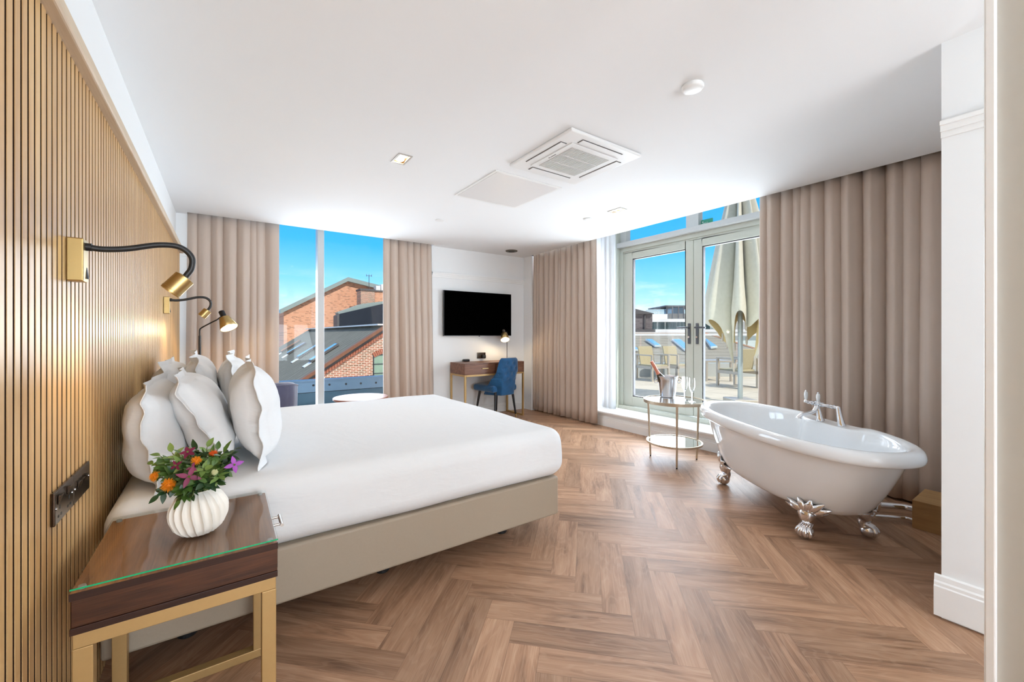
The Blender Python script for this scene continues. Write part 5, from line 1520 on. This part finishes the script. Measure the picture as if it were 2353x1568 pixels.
MB().prism([q1, q2, q3, atY(900, 700, Yd + .2), atY(780, 724, Yd + .2)], (0, 1.2, 0)).build('roof_edge', M['zinc'], db)
fh = thing('distant_house', 'pale house roof far away at the left edge of the far window', 'building', (6, 70, -3))
pbox(632, 654, 722, 760, 70, 5).build('wall', M['render_white'], fh); pbox(632, 655, 712, 722, 70, 5).build('upper_floor', M['lightglass'], fh)

# ================================================================== LIGHT
w = bpy.data.worlds.new('World'); sc.world = w; w.use_nodes = True
t = NT(w.node_tree)
dirv = t.n('ShaderNodeTexCoord').outputs['Generated']
xyz = t.sep(dirv)
z = t.m('MAXIMUM', xyz[2], 0)
sky = t.ramp(z, [(0, (.56, .76, .93)), (.055, (.46, .72, .95)), (.12, (.20, .56, .98)), (.20, (.045, .39, .90)), (.34, (.012, .29, .82)), (.5, (.35, .55, .9)), (1, (.7, .8, .95))])
cl = t.noise(t.scale(dirv, (3, 3, 14)), 2.2, 5, .6)
clf = t.m('MULTIPLY', t.maprange(cl, .48, .66, 0, 1, True), t.maprange(z, .16, .03, 0, .7, True))
sky = t.mix(clf, sky, (.82, .88, .94))
# bright hazy sky around and behind the sun (-y), pale ground haze below the horizon
bk_ = t.maprange(xyz[1], .12, -.5, 0, 1, True)
BACKSKY = .28
hazy = t.mix(t.maprange(z, 0, .7, 0, 1), (1.0 * BACKSKY, .99 * BACKSKY, .97 * BACKSKY), (.55 * BACKSKY, .62 * BACKSKY, .74 * BACKSKY))
sky = t.mix(bk_, sky, hazy)
low = t.mix(bk_, (.30, .31, .31), (.6, .6, .58))
below = t.maprange(xyz[2], 0, -.03, 0, 1)
sky = t.mix(below, sky, low)
bg = t.n('ShaderNodeBackground'); t.put(bg.inputs[0], sky); bg.inputs[1].default_value = .74
o = t.n('ShaderNodeOutputWorld'); t.t.links.new(bg.outputs[0], o.inputs[0])
SUN = bpy.data.lights.new('sun', 'SUN'); SUN.energy = 1.9; SUN.angle = R(.6); SUN.color = (1, .95, .86)
so_ = bpy.data.objects.new('sun', SUN); COL.objects.link(so_)
sd = Vector((.20 * math.cos(R(48)) , -.98 * math.cos(R(48)), math.sin(R(48)))).normalized()
so_.rotation_euler = rot_to(sd).to_euler(); so_.location = (0, 0, 12)

# added area lamp filling the room from its open end behind the viewer
A_ = bpy.data.lights.new('rear_fill_light', 'AREA'); A_.shape = 'RECTANGLE'; A_.size = 2.8; A_.size_y = 2.1; A_.energy = 142; A_.color = (.81, .915, 1.0)
ao = bpy.data.objects.new('rear_fill_light', A_); COL.objects.link(ao); ao.location = (1.05, BACK + .3, .95); ao.rotation_euler = (PI / 2, 0, 0)
ao.rotation_euler = rot_to((0, -1, -1.5)).to_euler()

# daylight falling in through the two glazed openings
def daylight(name, loc, d, sx, sy, e, col):
    A_ = bpy.data.lights.new(name, 'AREA'); A_.shape = 'RECTANGLE'; A_.size = sx; A_.size_y = sy; A_.energy = e; A_.color = col
    ao = bpy.data.objects.new(name, A_); COL.objects.link(ao); ao.location = loc; ao.rotation_euler = rot_to([-x for x in d]).to_euler()
    return ao
b_ = daylight('terrace_daylight', (4.68, 2.78, 1.22), (-1, 0, 0), 1.95, 1.95, 62, (.81, .915, 1)); b_.rotation_euler = (PI / 2, 0, -PI / 2 + PI)
b2_ = daylight('side_window_daylight', (4.64, 4.5, 1.3), (-1, 0, 0), 1.1, 2.0, 22, (.9, .95, 1)); b2_.rotation_euler = b_.rotation_euler
daylight('far_window_daylight', (1.05, 5.74, 1.12), (0, -1, 0), 2.45, 1.75, 44, (.81, .915, 1)).rotation_euler = (-PI / 2, 0, 0)

# ================================================================== CAMERA
cam = bpy.data.cameras.new('camera'); co_ = bpy.data.objects.new('camera', cam); COL.objects.link(co_)
cam.sensor_width = 36; cam.lens = 36 * FPX / 2353
cam.shift_y = -(784 - HZ) / 2353; cam.clip_start = .03; cam.clip_end = 400
co_.location = CAM; co_.rotation_euler = (PI / 2, 0, -YAW)
sc.camera = co_
vs_ = sc.view_settings
sc.display_settings.display_device = 'sRGB'
vs_.view_transform = 'Standard'; vs_.look = 'None'; vs_.exposure = 1.08; vs_.gamma = 1; vs_.use_curve_mapping = False
c = sc.cycles
c.max_bounces = 9; c.diffuse_bounces = 5; c.glossy_bounces = 4; c.transmission_bounces = 8; c.transparent_max_bounces = 14
c.use_adaptive_sampling = True; c.adaptive_threshold = .09; c.adaptive_min_samples = 20
c.sample_clamp_indirect = 6; c.caustics_reflective = False; c.caustics_refractive = False
c.use_denoising = True
